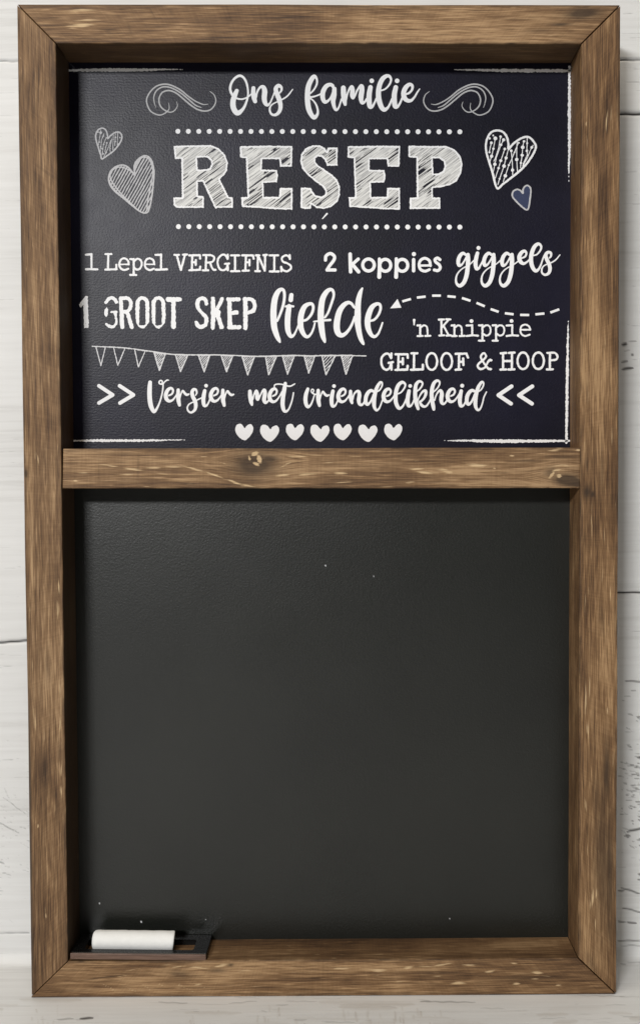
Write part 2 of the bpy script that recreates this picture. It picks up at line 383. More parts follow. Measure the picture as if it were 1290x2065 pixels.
def rail(name, o0, o1, i0, i1, seed, items=(), darks=(), lights=(), yf=YF, yb=-0.003, gap=0.0003,
         bev_o=0.0007, bev_i=0.0006, nrand=60, tone=0.0, stain=0.3, inner=0.0, wide=None):
    """o0->o1 outer edge, i0->i1 inner edge (photo px on the frame's front plane)"""
    O0, O1, I0, I1 = [unproj(p[0], p[1], YF) for p in (o0, o1, i0, i1)]
    horiz = abs(o1[0] - o0[0]) > abs(o1[1] - o0[1])
    Lpx = math.hypot(o1[0] - o0[0], o1[1] - o0[1]); Wpx = 80.0
    Lm = np.linalg.norm(O1 - O0); Wm = 0.5 * (np.linalg.norm(I0 - O0) + np.linalg.norm(I1 - O1))
    nu = int(Lpx / 1.6); us = np.linspace(0, 1, nu)
    e = gap / Lm; us = e + us * (1 - 2 * e)
    us = np.concatenate([[e], e + np.array([.0002, .0004, .0007]) / Lm, us[1:-1], 1 - e - np.array([.0007, .0004, .0002]) / Lm, [1 - e]])
    us = np.unique(us)
    # cross-section: (v across 0..1, y, vtex px)
    D = (yb - yf)
    dpx = D / Lm * Lpx
    prof = []
    nsd = 26
    for k in range(nsd): prof.append((0.0, yb - (D - bev_o) * k / nsd, -dpx * (1 - k / nsd), 'o'))
    for a in np.linspace(0, math.pi / 2, 6): prof.append((bev_o / Wm * (1 - math.cos(a)), yf + bev_o * (1 - math.sin(a)), 0, 'o'))
    nf = 46
    for k in range(1, nf): 
        f = bev_o / Wm + (1 - (bev_o + bev_i) / Wm) * k / nf
        prof.append((f, yf, Wpx * f, 'f'))
    for a in np.linspace(math.pi / 2, 0, 6): prof.append((1 - bev_i / Wm * (1 - math.cos(a)), yf + bev_i * (1 - math.sin(a)), Wpx, 'i'))
    for k in range(1, nsd + 1): prof.append((1.0, yf + bev_i + (D - bev_i) * k / nsd, Wpx + dpx * k / nsd, 'i'))
    va = np.array([p[0] for p in prof]); ya = np.array([p[1] for p in prof]); ta = np.array([p[2] for p in prof])
    U, Vv = np.meshgrid(us, va, indexing='ij')
    Pt = (O0 * (1 - U[..., None]) + O1 * U[..., None]) * (1 - Vv[..., None]) + (I0 * (1 - U[..., None]) + I1 * U[..., None]) * Vv[..., None]
    Yg = np.repeat(ya[None, :], len(us), 0)
    # rounded ends at the mitres, slightly hand-planed face
    dend = np.minimum(us - us[0], us[-1] - us) * Lm
    ends = np.where(dend < 0.0007, 0.0007 * (1 - np.sqrt(np.clip(1 - (1 - dend / 0.0007) ** 2, 0, 1))), 0)
    face = np.clip((Yg < yf + 0.0007), 0, 1)
    Yg = Yg + ends[:, None] * face
    if wide is not None:                             # waney outer edge: chamfer grows along the rail
        wv = wide(us)[:, None]; c = np.clip(1 - Vv * Wm / np.maximum(wv, 1e-6), 0, 1)
        Yg = np.where((Yg < yf + 0.004), Yg + c * wv * 0.75, Yg)
    und = (vnoise(us[:, None] * Lm * 14 + seed, va[None, :] * 1.5 + seed, seed) - .5) * 0.0007
    Pt[..., 1] = Yg
    across = (I0 - O0); across[1] = 0
    nrm = np.array([0, 0, 1.0]) if horiz else np.array([1.0, 0, 0])
    Pt += nrm * (und * (1 if True else 0))[..., None] * (0.5)
    # wear raster in (u px, v px)
    off = int(dpx) + 4
    shape = (int(Lpx) + 2, off + int(Wpx + dpx) + 8)
    r = np.random.default_rng(seed)
    it = [(u, v + off, l, wd, s, a) for (u, v, l, wd, s, a) in items]
    for _ in range(nrand):
        it.append((r.uniform(0, Lpx), r.uniform(-off, Wpx + dpx) + off, r.uniform(10, 60), r.uniform(2, 5), r.uniform(.25, .62), r.normal(0, 3)))
    Wt = streaks(shape, it)
    fine = lambda n, w0, w1, s0, s1: [(r.uniform(0, Lpx), r.uniform(0, shape[1]), r.uniform(18, 110), r.uniform(w0, w1), r.uniform(s0, s1), r.normal(0, 1.6)) for _ in range(n)]
    def soft(items_, n, w0, w1, s0, s1):           # faint grain lines that add up rather than replace each other
        return np.maximum(streaks(shape, items_), streaks(shape, fine(n, w0, w1, s0, s1)))
    # shade inside the recess is painted into the rails' inner faces, through inner
    darks = [(u, v, l, wd, s * 1.2, a) for (u, v, l, wd, s, a) in darks]
    for _ in range(int(Lpx / 9)):                   # stain gathered along the arrises
        darks.append((r.uniform(0, Lpx), r.choice([r.uniform(-2, 4), r.uniform(Wpx - 3, Wpx + 1)]), r.uniform(30, 160), r.uniform(3, 8), r.uniform(.3, .9), r.normal(0, .6)))
    Dk = soft([(u, v + off, l, wd, s, a) for (u, v, l, wd, s, a) in darks], int(Lpx * .45), 2.0, 4.5, .10, .42)
    Lt = np.maximum(streaks(shape, [(u, v + off, l, wd, s, a) for (u, v, l, wd, s, a) in lights]), 0) + streaks(shape, fine(int(Lpx * .7), 2.2, 5.0, .25, 1.0)) + tone
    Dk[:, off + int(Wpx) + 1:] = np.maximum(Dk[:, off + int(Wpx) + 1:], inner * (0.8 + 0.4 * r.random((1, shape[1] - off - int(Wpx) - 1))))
    ui = np.clip((us * Lpx).astype(int), 0, shape[0] - 1)[:, None]; vi = np.clip((ta + off).astype(int), 0, shape[1] - 1)[None, :]
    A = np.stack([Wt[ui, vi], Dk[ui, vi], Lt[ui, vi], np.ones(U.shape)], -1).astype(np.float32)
    n0, n1 = U.shape
    idx = np.arange(n0 * n1).reshape(n0, n1)
    F = np.stack([idx[:-1, :-1], idx[1:, :-1], idx[1:, 1:], idx[:-1, 1:]], -1).reshape(-1, 4)
    # end caps and back as strips
    me = bpy.data.meshes.new(name)
    bm = bmesh.new()
    vsb = [bm.verts.new(c) for c in Pt.reshape(-1, 3).tolist()]
    for q in F.tolist(): bm.faces.new([vsb[i] for i in q]).smooth = True
    bm.faces.new([vsb[i] for i in idx[0, :].tolist()]); bm.faces.new([vsb[i] for i in idx[-1, ::-1].tolist()])
    for k in range(n0 - 1): bm.faces.new([vsb[idx[k, -1]], vsb[idx[k + 1, -1]], vsb[idx[k + 1, 0]], vsb[idx[k, 0]]])
    bmesh.ops.recalc_face_normals(bm, faces=bm.faces[:])
    bm.to_mesh(me); bm.free()
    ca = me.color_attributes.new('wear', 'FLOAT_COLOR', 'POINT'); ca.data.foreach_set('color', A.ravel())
    uvl = me.uv_layers.new(name='grain')
    Tm = ta / Lpx * Lm
    uvv = np.stack([U * Lm + seed * 1.37, np.repeat(Tm[None, :], n0, 0) + seed * 0.71], -1)
    # grain bends round knots
    for (kx, kv, rad, amp) in KNOTS.get(name + str(seed), []):
        du = (U * Lpx - kx); dv = (ta[None, :] - kv)
        uvv[..., 1] += amp * np.exp(-(du / rad) ** 2) * np.sign(dv + 1e-6) * np.exp(-np.abs(dv) / (rad * 0.6)) * -0.006
    uvv = uvv.reshape(-1, 2)
    li = np.empty(len(me.loops), np.int32); me.loops.foreach_get('vertex_index', li)
    uvl.data.foreach_set('uv', uvv[li].astype(np.float32).ravel())
    o = link(name, me, WOOD, sign)
    o['stain'] = stain
    return o

KNOTS = {'cross_rail5': [(390, 22, 70, 1.0), (1015, 55, 60, 1.0)]}

# photo-pixel lists: helper converts (x, y, len, width, strength, angle) to rail space
def H(lst, x0, y0, flip=False): return [(x - x0, (y0 - y if flip else y - y0), l, wd, s, (-a if flip else a)) for (x, y, l, wd, s, a) in lst]
def Vr(lst, y0, xo, slope, sgn): return [(y - y0, sgn * (x - (xo + slope * (y - y0))), l, wd, s, a) for (x, y, l, wd, s, a) in lst]

TL, TR, BL, BR = (35, 8), (1250, 10), (62, 2012), (1241, 2005)
tl, tr, bl, br = (113, 87), (1171.5, 88), (137, 1939), (1165, 1932)

rail('top_rail', TL, TR, tl, tr, 1,
     H([(155, 20, 110, 10, .75, -2), (135, 41, 120, 8, .65, -2), (128, 51, 100, 13, .95, -3), (105, 57, 50, 7, .7, -3), (270, 18, 80, 4, .5, -3),
        (930, 55, 90, 5, .45, -8), (1000, 45, 80, 4, .4, -10), (1085, 80, 30, 4, .6, 0), (1163, 71, 20, 5, .6, -5), (700, 60, 120, 4, .4, -4),
        (560, 30, 90, 4, .38, -5), (400, 28, 30, 4, .5, 0), (820, 25, 110, 4, .35, -3), (905, 62, 60, 3, .45, -6)], 35, 8),
     H([(1190, 25, 110, 36, 1.0, 2), (1165, 48, 70, 10, .8, 0), (1130, 62, 90, 16, .35, 0), (300, 25, 8, 40, .3, 0), (340, 25, 10, 20, .3, 0), (230, 58, 8, 50, .25, 20),
        (60, 14, 90, 8, .4, 0), (600, 10, 1200, 5, .45, 0), (178, 65, 18, 20, .3, 0), (640, 24, 60, 5, .5, -3), (690, 30, 40, 6, .35, 0)], 35, 8),
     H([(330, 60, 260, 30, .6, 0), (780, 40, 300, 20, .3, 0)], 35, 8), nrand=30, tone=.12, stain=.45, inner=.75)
rail('side_rail', TL, BL, tl, bl, 2,
     Vr([(60, 1220, 60, 6, .5, 0), (70, 1430, 200, 10, .55, 0), (66, 1330, 160, 5, .5, 0), (122, 1180, 60, 6, .8, 0), (120, 1225, 90, 8, .8, 0), (123, 1340, 60, 5, .7, 0),
         (124, 1400, 100, 5, .75, 0), (126, 1480, 70, 6, .7, 0), (128, 1580, 60, 6, .8, 0), (127, 1625, 50, 6, .8, 0), (78, 1670, 14, 5, .9, 0), (95, 1605, 30, 3, .6, 10),
         (80, 1612, 8, 3, .7, 0), (93, 1855, 50, 6, .7, 3), (95, 1870, 26, 6, .85, 5), (98, 1745, 40, 3, .4, 0), (78, 910, 50, 6, .6, 8), (72, 900, 40, 5, .5, 0), (60, 1060, 120, 5, .5, 0),
         (70, 245, 20, 6, .6, 0), (42, 108, 12, 4, .6, 0), (90, 1490, 80, 8, .45, 2), (55, 700, 200, 5, .35, 0), (66, 480, 220, 4, .35, 0), (118, 880, 60, 3, .5, 0), (85, 1940, 40, 5, .5, 5)], 8, 35, .0135, 1),
     Vr([(52, 940, 30, 14, .9, 0), (120, 935, 30, 5, .5, 0), (60, 1650, 900, 12, .95, 0), (47, 1250, 300, 5, .5, 0), (124, 1540, 60, 8, .5, 0), (98, 1350, 90, 18, .35, 0), (92, 1560, 120, 30, .35, 0),
         (95, 300, 10, 60, .25, 0), (38, 300, 700, 4, .5, 0)], 8, 35, .0135, 1),
     Vr([(64, 1150, 500, 14, .9, 0), (72, 600, 500, 20, .6, 0), (60, 300, 300, 30, .45, 0), (110, 1000, 100, 20, .4, 0)], 8, 35, .0135, 1),
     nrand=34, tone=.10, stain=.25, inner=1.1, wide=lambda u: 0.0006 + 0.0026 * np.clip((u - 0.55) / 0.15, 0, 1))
rail('side_rail', TR, BR, tr, br, 3,
     Vr([(1222, 215, 80, 7, .95, 3), (1232, 215, 90, 5, .7, -3), (1179, 188, 20, 5, .9, 0), (1181, 225, 50, 4, .7, 0), (1186, 95, 60, 3, .5, 0), (1202, 100, 60, 3, .5, 0), (1229, 45, 26, 5, .6, 0),
         (1213, 1150, 60, 5, .85, 0), (1186, 1190, 70, 5, .8, 0), (1230, 1180, 60, 4, .6, 0), (1178, 1220, 120, 5, .55, 0), (1186, 1395, 90, 6, .85, 0), (1178, 1420, 160, 6, .8, 0), (1181, 1485, 50, 10, .8, 0),
         (1223, 1430, 30, 4, .7, 0), (1235, 1520, 60, 6, .55, 0), (1189, 1580, 70, 4, .5, 0), (1178, 1655, 60, 8, .75, 2), (1180, 1760, 90, 4, .6, 2), (1192, 1845, 60, 9, .95, 3), (1200, 1830, 50, 5, .8, 4),
         (1186, 1860, 60, 5, .75, -3), (1198, 1895, 40, 6, .7, 0), (1184, 780, 120, 5, .45, 0), (1220, 640, 160, 4, .45, 0), (1200, 480, 160, 5, .45, 0), (1232, 860, 70, 4, .55, 0),
         (1190, 1040, 120, 4, .6, 0), (1216, 1060, 90, 4, .5, 0), (1182, 330, 90, 4, .5, 0), (1204, 300, 60, 3, .5, 0), (1171 - 12, 1430, 50, 4, .8, 0), (1240, 1000, 80, 4, .5, 0), (1180, 905, 40, 5, .6, 0)], 10, 1250, -.0045, -1),
     Vr([(1222, 1560, 200, 22, .8, 0), (1228, 1760, 420, 30, .75, 0), (1215, 1640, 300, 30, .5, 0), (1247, 60, 90, 10, .6, 0), (1181, 975, 40, 24, .9, 0), (1192, 980, 20, 14, .9, 0), (1214, 1745, 460, 64, .62, 0), (1200, 1620, 160, 30, .4, 0), (1180, 915, 50, 6, .7, 0),
         (1212, 1235, 90, 14, .4, 0), (1250, 1200, 1700, 4, .5, 0), (1228, 1880, 120, 26, .6, 0), (1212, 930, 140, 10, .45, 0), (1190, 1990, 60, 40, .35, 0)], 10, 1250, -.0045, -1),
     Vr([(1190, 1280, 500, 30, .8, 0), (1195, 500, 700, 24, .6, 0), (1225, 1000, 500, 14, .5, 0)], 10, 1250, -.0045, -1), nrand=60, stain=.7, tone=.04)
rail('bottom_rail', BL, BR, bl, br, 4,
     H([(330, 1945, 60, 6, .9, -6), (375, 1948, 90, 8, .95, 6), (425, 1944, 50, 10, .95, -10), (300, 1942, 60, 4, .6, 0), (215, 1965, 60, 4, .6, -10), (390, 1985, 30, 6, .85, -8), (250, 1945, 30, 4, .6, 0), (225, 1952, 60, 4, .6, -12),
        (695, 1952, 70, 8, .85, 0), (780, 1956, 60, 12, .75, 2), (845, 1951, 40, 12, .8, -8), (885, 1948, 60, 6, .8, 0), (925, 1944, 70, 8, .9, -6), (980, 1945, 50, 7, .8, 0), (1020, 1960, 50, 8, .95, -8), (1120, 1963, 40, 10, .98, 0),
        (940, 1985, 50, 10, 1.0, -3), (1057, 1988, 34, 9, .95, -8), (1086, 1943, 26, 6, .9, 0), (985, 1971, 40, 6, .6, 0), (1105, 1977, 34, 6, .65, -4), (1143, 1991, 26, 6, .8, -10), (820, 1981, 50, 6, .6, -5), (775, 1966, 50, 5, .6, -8), (900, 1970, 50, 5, .55, -5),
        (1060, 1960, 30, 5, .5, 0), (720, 1983, 40, 5, .5, 0), (620, 1960, 120, 6, .55, -3), (560, 1975, 100, 5, .5, -5), (520, 1990, 80, 5, .5, -4), (480, 1955, 60, 5, .55, -10),
        (775, 1912, 70, 4, .8, 0), (800, 1912, 60, 4, .7, 0), (910, 1904, 20, 4, .75, 0), (912, 1909, 24, 3, .7, 0), (1128, 1903, 46, 5, .8, 0), (985, 1910, 20, 4, .5, 0), (470, 1925, 40, 8, .5, 0), (560, 1915, 40, 4, .6, 0), (640, 1905, 60, 3, .5, 0)]
       + [(190 + 7 * i, 1984 + (i * 37 % 17), 10, 5, .62, 75 if i % 2 else 10) for i in range(38)], 62, 2012, True),
     H([(340, 1962, 90, 24, .5, 10), (420, 1955, 60, 14, .6, 0), (445, 1943, 20, 10, .8, 0), (180, 1968, 160, 4, .7, -8), (600, 2007, 1150, 5, .5, 0), (900, 1962, 120, 14, .3, 0), (1080, 1975, 200, 20, .25, 0), (850, 1897, 26, 9, 1, 0), (130, 1998, 140, 6, .4, 0)], 62, 2012, True),
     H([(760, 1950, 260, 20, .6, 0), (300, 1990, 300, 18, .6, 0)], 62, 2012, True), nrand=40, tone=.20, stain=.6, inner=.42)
rail('cross_rail', (127.2, 904.5), (1169.8, 903), (125.8, 985), (1169.2, 984.5), 5,
     H([(225, 938, 60, 6, .9, 6), (270, 945, 70, 7, .9, 8), (310, 943, 50, 8, .95, 0), (350, 941, 60, 6, .9, 0), (395, 945, 80, 7, .9, 12), (435, 957, 80, 6, .9, 22), (478, 972, 60, 8, .98, 22), (500, 978, 50, 6, .95, 8), (255, 955, 60, 6, .7, 0), (300, 962, 80, 4, .5, 0),
        (170, 951, 40, 6, .7, 0), (153, 968, 16, 6, .9, 0), (138, 911, 30, 4, .8, 10), (415, 920, 60, 4, .6, 8), (390, 975, 90, 4, .7, 5), (300, 980, 50, 4, .8, 0), (330, 955, 60, 5, .6, 5), (210, 915, 60, 4, .4, 0), (455, 935, 50, 4, .6, 20),
        (580, 936, 40, 6, .8, -22), (600, 920, 80, 5, .7, -4), (640, 917, 60, 5, .7, 0), (575, 958, 50, 8, .95, -6), (620, 956, 70, 7, .95, -5), (665, 932, 50, 4, .7, -8), (690, 953, 50, 10, 1.0, -2), (720, 920, 60, 4, .6, 0), (700, 972, 120, 4, .7, -2),
        (840, 945, 50, 6, .95, -6), (860, 952, 50, 6, .95, 4), (895, 947, 40, 7, .95, 0), (905, 950, 30, 9, .95, 8), (830, 971, 40, 6, .8, -3), (962, 938, 56, 11, 1.05, 5), (998, 944, 10, 4, .8, 10), (1032, 919, 18, 6, .95, 8), (1118, 908, 50, 8, .85, -8), (1165, 908, 20, 10, .8, 0),
        (1120, 940, 60, 6, .6, -6), (1135, 938, 40, 5, .7, 8), (1112, 957, 26, 8, 1.3, -50), (1127, 960, 14, 10, 1.4, 0), (1122, 948, 30, 5, 1.0, -10), (870, 928, 60, 4, .5, 0), (780, 980, 90, 4, .6, 0), (1000, 962, 80, 4, .45, -5), (516, 914, 20, 11, 1.7, -20), (525, 925, 22, 13, 1.8, 70), (519, 935, 20, 9, 1.5, 20), (505, 924, 16, 7, 1.4, 80)], 127, 904),
     H([(516, 936, 120, 70, 1.05, 0), (545, 925, 60, 26, .9, 0), (500, 950, 60, 40, .6, 20), (512, 927, 11, 12, 2.2, 0), (485, 925, 24, 30, .6, 0), (1146, 969, 80, 34, 1.3, 8), (1165, 975, 50, 22, 1.2, 0), (1110, 952, 40, 26, .6, -20), (1065, 930, 80, 8, .5, 0), (1130, 922, 90, 6, .6, 0), (640, 906, 1000, 4, .4, 0),
        (280, 945, 4, 90, .35, 0), (200, 945, 3, 70, .25, 0), (240, 970, 200, 5, .35, 0)], 127, 904),
     H([(260, 930, 260, 30, .5, 0), (720, 945, 260, 30, .6, 0), (940, 945, 160, 20, .4, 0)], 127, 904), yf=YF + 0.0004, gap=0.0, bev_o=0.0006, nrand=40, tone=.34, stain=.35)

# panels ---------------------------------------------------------------------
def panel(name, x0, y0, x1, y1, mat):
    a, b = unproj(x0, y1, YB), unproj(x1, y0, YB)
    bm = bmesh.new()
    v = [bm.verts.new((x, y, z)) for y in (YB, YB + 0.004) for (x, z) in ((a[0], a[2]), (b[0], a[2]), (b[0], b[2]), (a[0], b[2]))]
    for f in ((0, 1, 2, 3), (7, 6, 5, 4), (0, 4, 5, 1), (1, 5, 6, 2), (2, 6, 7, 3), (3, 7, 4, 0)): bm.faces.new([v[i] for i in f])
    bmesh.ops.recalc_face_normals(bm, faces=bm.faces[:])
    me = bpy.data.meshes.new(name); bm.to_mesh(me); bm.free()
    return link(name, me, mat, sign)
# panels run a little way into the rails like a rebated board
printed = panel('printed_panel', 118, 105, 1166, 944.2, PRINT)
slate = panel('chalk_panel', 118, 945.2, 1166, 1915, SLATE)

# ------------------------------------------------------------------ artwork engine: signed fields -> flat meshes of real print
RES = 0.5
class Art:
    def __init__(s, x0, y0, x1, y1):
        s.x = np.arange(x0, x1, RES); s.y = np.arange(y0, y1, RES)
        s.X, s.Y = np.meshgrid(s.x, s.y, indexing='ij')
        s.D = np.full(s.X.shape, 50.0)
        s.x0, s.y0 = x0, y0
    def disc(s, x, y, r, tgt=None):
        D = s.D if tgt is None else tgt
        R = r + 4
        i0, i1 = max(0, int((x - R - s.x0) / RES)), int((x + R - s.x0) / RES) + 1
        j0, j1 = max(0, int((y - R - s.y0) / RES)), int((y + R - s.y0) / RES) + 1
        if i1 <= 0 or j1 <= 0: return
        d = np.hypot(s.X[i0:i1, j0:j1] - x, s.Y[i0:i1, j0:j1] - y) - r
        D[i0:i1, j0:j1] = np.minimum(D[i0:i1, j0:j1], d)
    def stroke(s, pts, w=None, o=(0, 0), k=1.0, smooth=True, closed=False, wob=0.0, tgt=None):
        """pts: (x, y[, w]) in crop units; o, k: crop origin and scale; widths in crop units"""
        P = []
        lw = w
        for p in pts:
            if len(p) > 2: lw = p[2]
            P.append((o[0] + p[0] / k, o[1] + p[1] / k, lw / k / 2))
        P = np.array(P)
        if closed: P = np.vstack([P, P[:1]])
        if smooth and len(P) > 2:
            if closed: Q = np.vstack([P[-2], P, P[1]])
            else: Q = np.vstack([2 * P[0] - P[1], P, 2 * P[-1] - P[-2]])
            out = []
            for i in range(1, len(Q) - 2):
                a, b, c, d = Q[i - 1], Q[i], Q[i + 1], Q[i + 2]
                n = max(2, int(np.hypot(*(c - b)[:2]) / 0.6))
                t = np.linspace(0, 1, n, endpoint=False)[:, None]
                out.append(0.5 * (2 * b + (c - a) * t + (2 * a - 5 * b + 4 * c - d) * t ** 2 + (3 * b - a - 3 * c + d) * t ** 3))
            S = np.vstack(out + [P[-1:]])
        else:
            out = []
            for b, c in zip(P[:-1], P[1:]):
                n = max(2, int(np.hypot(*(c - b)[:2]) / 0.6))
                t = np.linspace(0, 1, n, endpoint=False)[:, None]; out.append(b + (c - b) * t)
            S = np.vstack(out + [P[-1:]])
        if wob:
            S[:, 2] *= 1 + wob * (np.convolve(np.random.default_rng(len(S)).normal(0, 1, len(S) + 4), np.ones(5) / 5, 'valid'))
        for x, y, r in S: s.disc(x, y, max(r, 0.25), tgt)
        return s
    def poly(s, pts, o=(0, 0), k=1.0, smooth=False):
        """signed distance of a closed polygon"""
        P = np.array([(o[0] + p[0] / k, o[1] + p[1] / k) for p in pts])
        if smooth:
            Q = np.vstack([P[-1], P, P[:2]]); out = []
            for i in range(1, len(Q) - 2):
                a, b, c, d = Q[i - 1], Q[i], Q[i + 1], Q[i + 2]; t = np.linspace(0, 1, 8, endpoint=False)[:, None]
                out.append(0.5 * (2 * b + (c - a) * t + (2 * a - 5 * b + 4 * c - d) * t ** 2 + (3 * b - a - 3 * c + d) * t ** 3))
            P = np.vstack(out)
        d = np.full(s.X.shape, 1e9); ins = np.zeros(s.X.shape, bool)
        for a, b in zip(P, np.roll(P, -1, 0)):
            e = b - a; L2 = max(e @ e, 1e-9)
            t = np.clip(((s.X - a[0]) * e[0] + (s.Y - a[1]) * e[1]) / L2, 0, 1)
            d = np.minimum(d, (s.X - a[0] - t * e[0]) ** 2 + (s.Y - a[1] - t * e[1]) ** 2)
            if a[1] != b[1]:
                c = ((a[1] > s.Y) != (b[1] > s.Y)) & (s.X < (b[0] - a[0]) * (s.Y - a[1]) / (b[1] - a[1]) + a[0])
                ins ^= c
        d = np.sqrt(d)
        return np.where(ins, -d, d)
    def hatch(s, ang, spacing, width, wob=0.5, seed=0):
        c, sn = math.cos(math.radians(ang)), math.sin(math.radians(ang))
        a = s.X * c - s.Y * sn; b = s.X * sn + s.Y * c
        b = b + wob * (vnoise(a / 14, b / 9, seed + 40) - .5) * 2
        m = np.abs((b / spacing) % 1 - .5) * spacing
        return m - width / 2 * (0.6 + 0.8 * vnoise(a / 9, b / 2, seed + 41))
    def rough(s, amp, sc=2.2, seed=1): s.D = s.D + amp * (vnoise(s.X / sc, s.Y / sc, seed) - .5) * 2; return s
    def add(s, F): s.D = np.minimum(s.D, F); return s
    def mesh(s, name, mats, parent, lift=0.00012, sel=None, board=YB):
        D = np.clip(s.D, -3, 3).copy()
        D[[0, -1], :] = 1; D[:, [0, -1]] = 1
        D[np.abs(D) < 1e-4] = 1e-4
        ins = D < 0
        nx, ny = D.shape
        cnt = ins[:-1, :-1].astype(int) + ins[1:, :-1] + ins[1:, 1:] + ins[:-1, 1:]
        W = unproj(s.X, s.Y, board - lift)
        V = []; vid = {}; F = []; MI = []
        full = np.argwhere(cnt == 4); part = np.argwhere((cnt > 0) & (cnt < 4))
        def cv(i, j):
            k_ = (i, j)
            if k_ not in vid: vid[k_] = len(V); V.append(W[i, j])
            return vid[k_]
        def ev(i, j, i2, j2):
            k_ = (i, j, i2, j2) if (i, j) < (i2, j2) else (i2, j2, i, j)
            if k_ not in vid:
                a, b = D[k_[0], k_[1]], D[k_[2], k_[3]]; t = a / (a - b)
                vid[k_] = len(V); V.append(W[k_[0], k_[1]] * (1 - t) + W[k_[2], k_[3]] * t)
            return vid[k_]
        for i, j in full.tolist():
            F.append((cv(i, j), cv(i, j + 1), cv(i + 1, j + 1), cv(i + 1, j)))
            MI.append(0 if sel is None else int(sel[i, j]))
        for i, j in part.tolist():
            ring = [(i, j), (i, j + 1), (i + 1, j + 1), (i + 1, j)]
            f = []
            for a, b in zip(ring, ring[1:] + ring[:1]):
                ia, ib = ins[a], ins[b]
                if ia: f.append(cv(*a))
                if ia != ib: f.append(ev(*a, *b))
            if len(f) >= 3:
                F.append(tuple(f)); MI.append(0 if sel is None else int(sel[i, j]))
        me = bpy.data.meshes.new(name); me.from_pydata([v.tolist() for v in V], [], F); me.update()
        o = link(name, me, mats, parent)
        me.polygons.foreach_set('material_index', MI)
        return o

def word(name, box, strokes, dots=(), o=(0, 0), k=1.0, mat=None, label=None, rough=0.0, w=None, **kw):
    A = Art(*box)
    for st in strokes: A.stroke(st, w=w, o=o, k=k, **kw)
    for x, y, r in dots: A.disc(o[0] + x / k, o[1] + y / k, r / k)
    if rough: A.rough(rough)
    ob = A.mesh(name, mat or WHITE, printed)
    if label: ob['label'] = label
    return ob

def multi(name, box, groups, mat=None, label=None, rough=0.0):
    """groups: (origin, scale, default width, strokes, dots, smooth)"""
    A = Art(*box)
    for o, k, wd, sts, dots, sm in groups:
        for st in sts: A.stroke(st, w=wd, o=o, k=k, smooth=sm)
        for x, y, r in dots: A.disc(o[0] + x / k, o[1] + y / k, r / k)
    if rough: A.rough(rough)
    ob = A.mesh(name, mat or WHITE, printed)
    if label: ob['label'] = label
    return ob

def sh(st, dx, dy=0): return [(p[0] + dx, p[1] + dy) + tuple(p[2:]) for p in st]

# --- Ons familie
word('lettering', (455, 142, 596, 240), [
    [(175, 430, 78), (140, 510, 95), (100, 640, 108), (110, 780, 108), (190, 880, 100), (305, 790, 58), (380, 620, 42), (402, 460, 36), (372, 275, 42), (310, 165, 46), (230, 128, 52), (140, 175, 48), (70, 270, 48), (42, 380, 50), (62, 470, 50), (110, 545, 40), (180, 585, 34), (270, 600, 34), (350, 580, 30), (420, 540, 28), (470, 490, 26)],
    [(510, 378, 80), (508, 490, 92), (525, 580, 95), (545, 645, 78)],
    [(560, 560, 45), (582, 470, 38), (620, 390, 42), (665, 350, 52), (712, 360, 80), (738, 440, 102), (728, 570, 102), (745, 670, 88), (790, 718, 60), (835, 690, 36), (880, 600, 30), (930, 470, 30), (965, 400, 50)],
    [(1035, 475, 30), (1072, 425, 42), (1070, 360, 55), (1015, 328, 76), (962, 385, 85), (978, 480, 92), (1022, 590, 96), (1055, 720, 86), (1040, 830, 76), (985, 900, 62), (920, 920, 50), (860, 885, 44), (838, 800, 38), (868, 725, 30), (940, 675, 25), (1010, 645, 25), (1080, 610, 30), (1180, 548, 30), (1250, 470, 28), (1300, 400, 20)]],
    o=(460, 140), k=10)
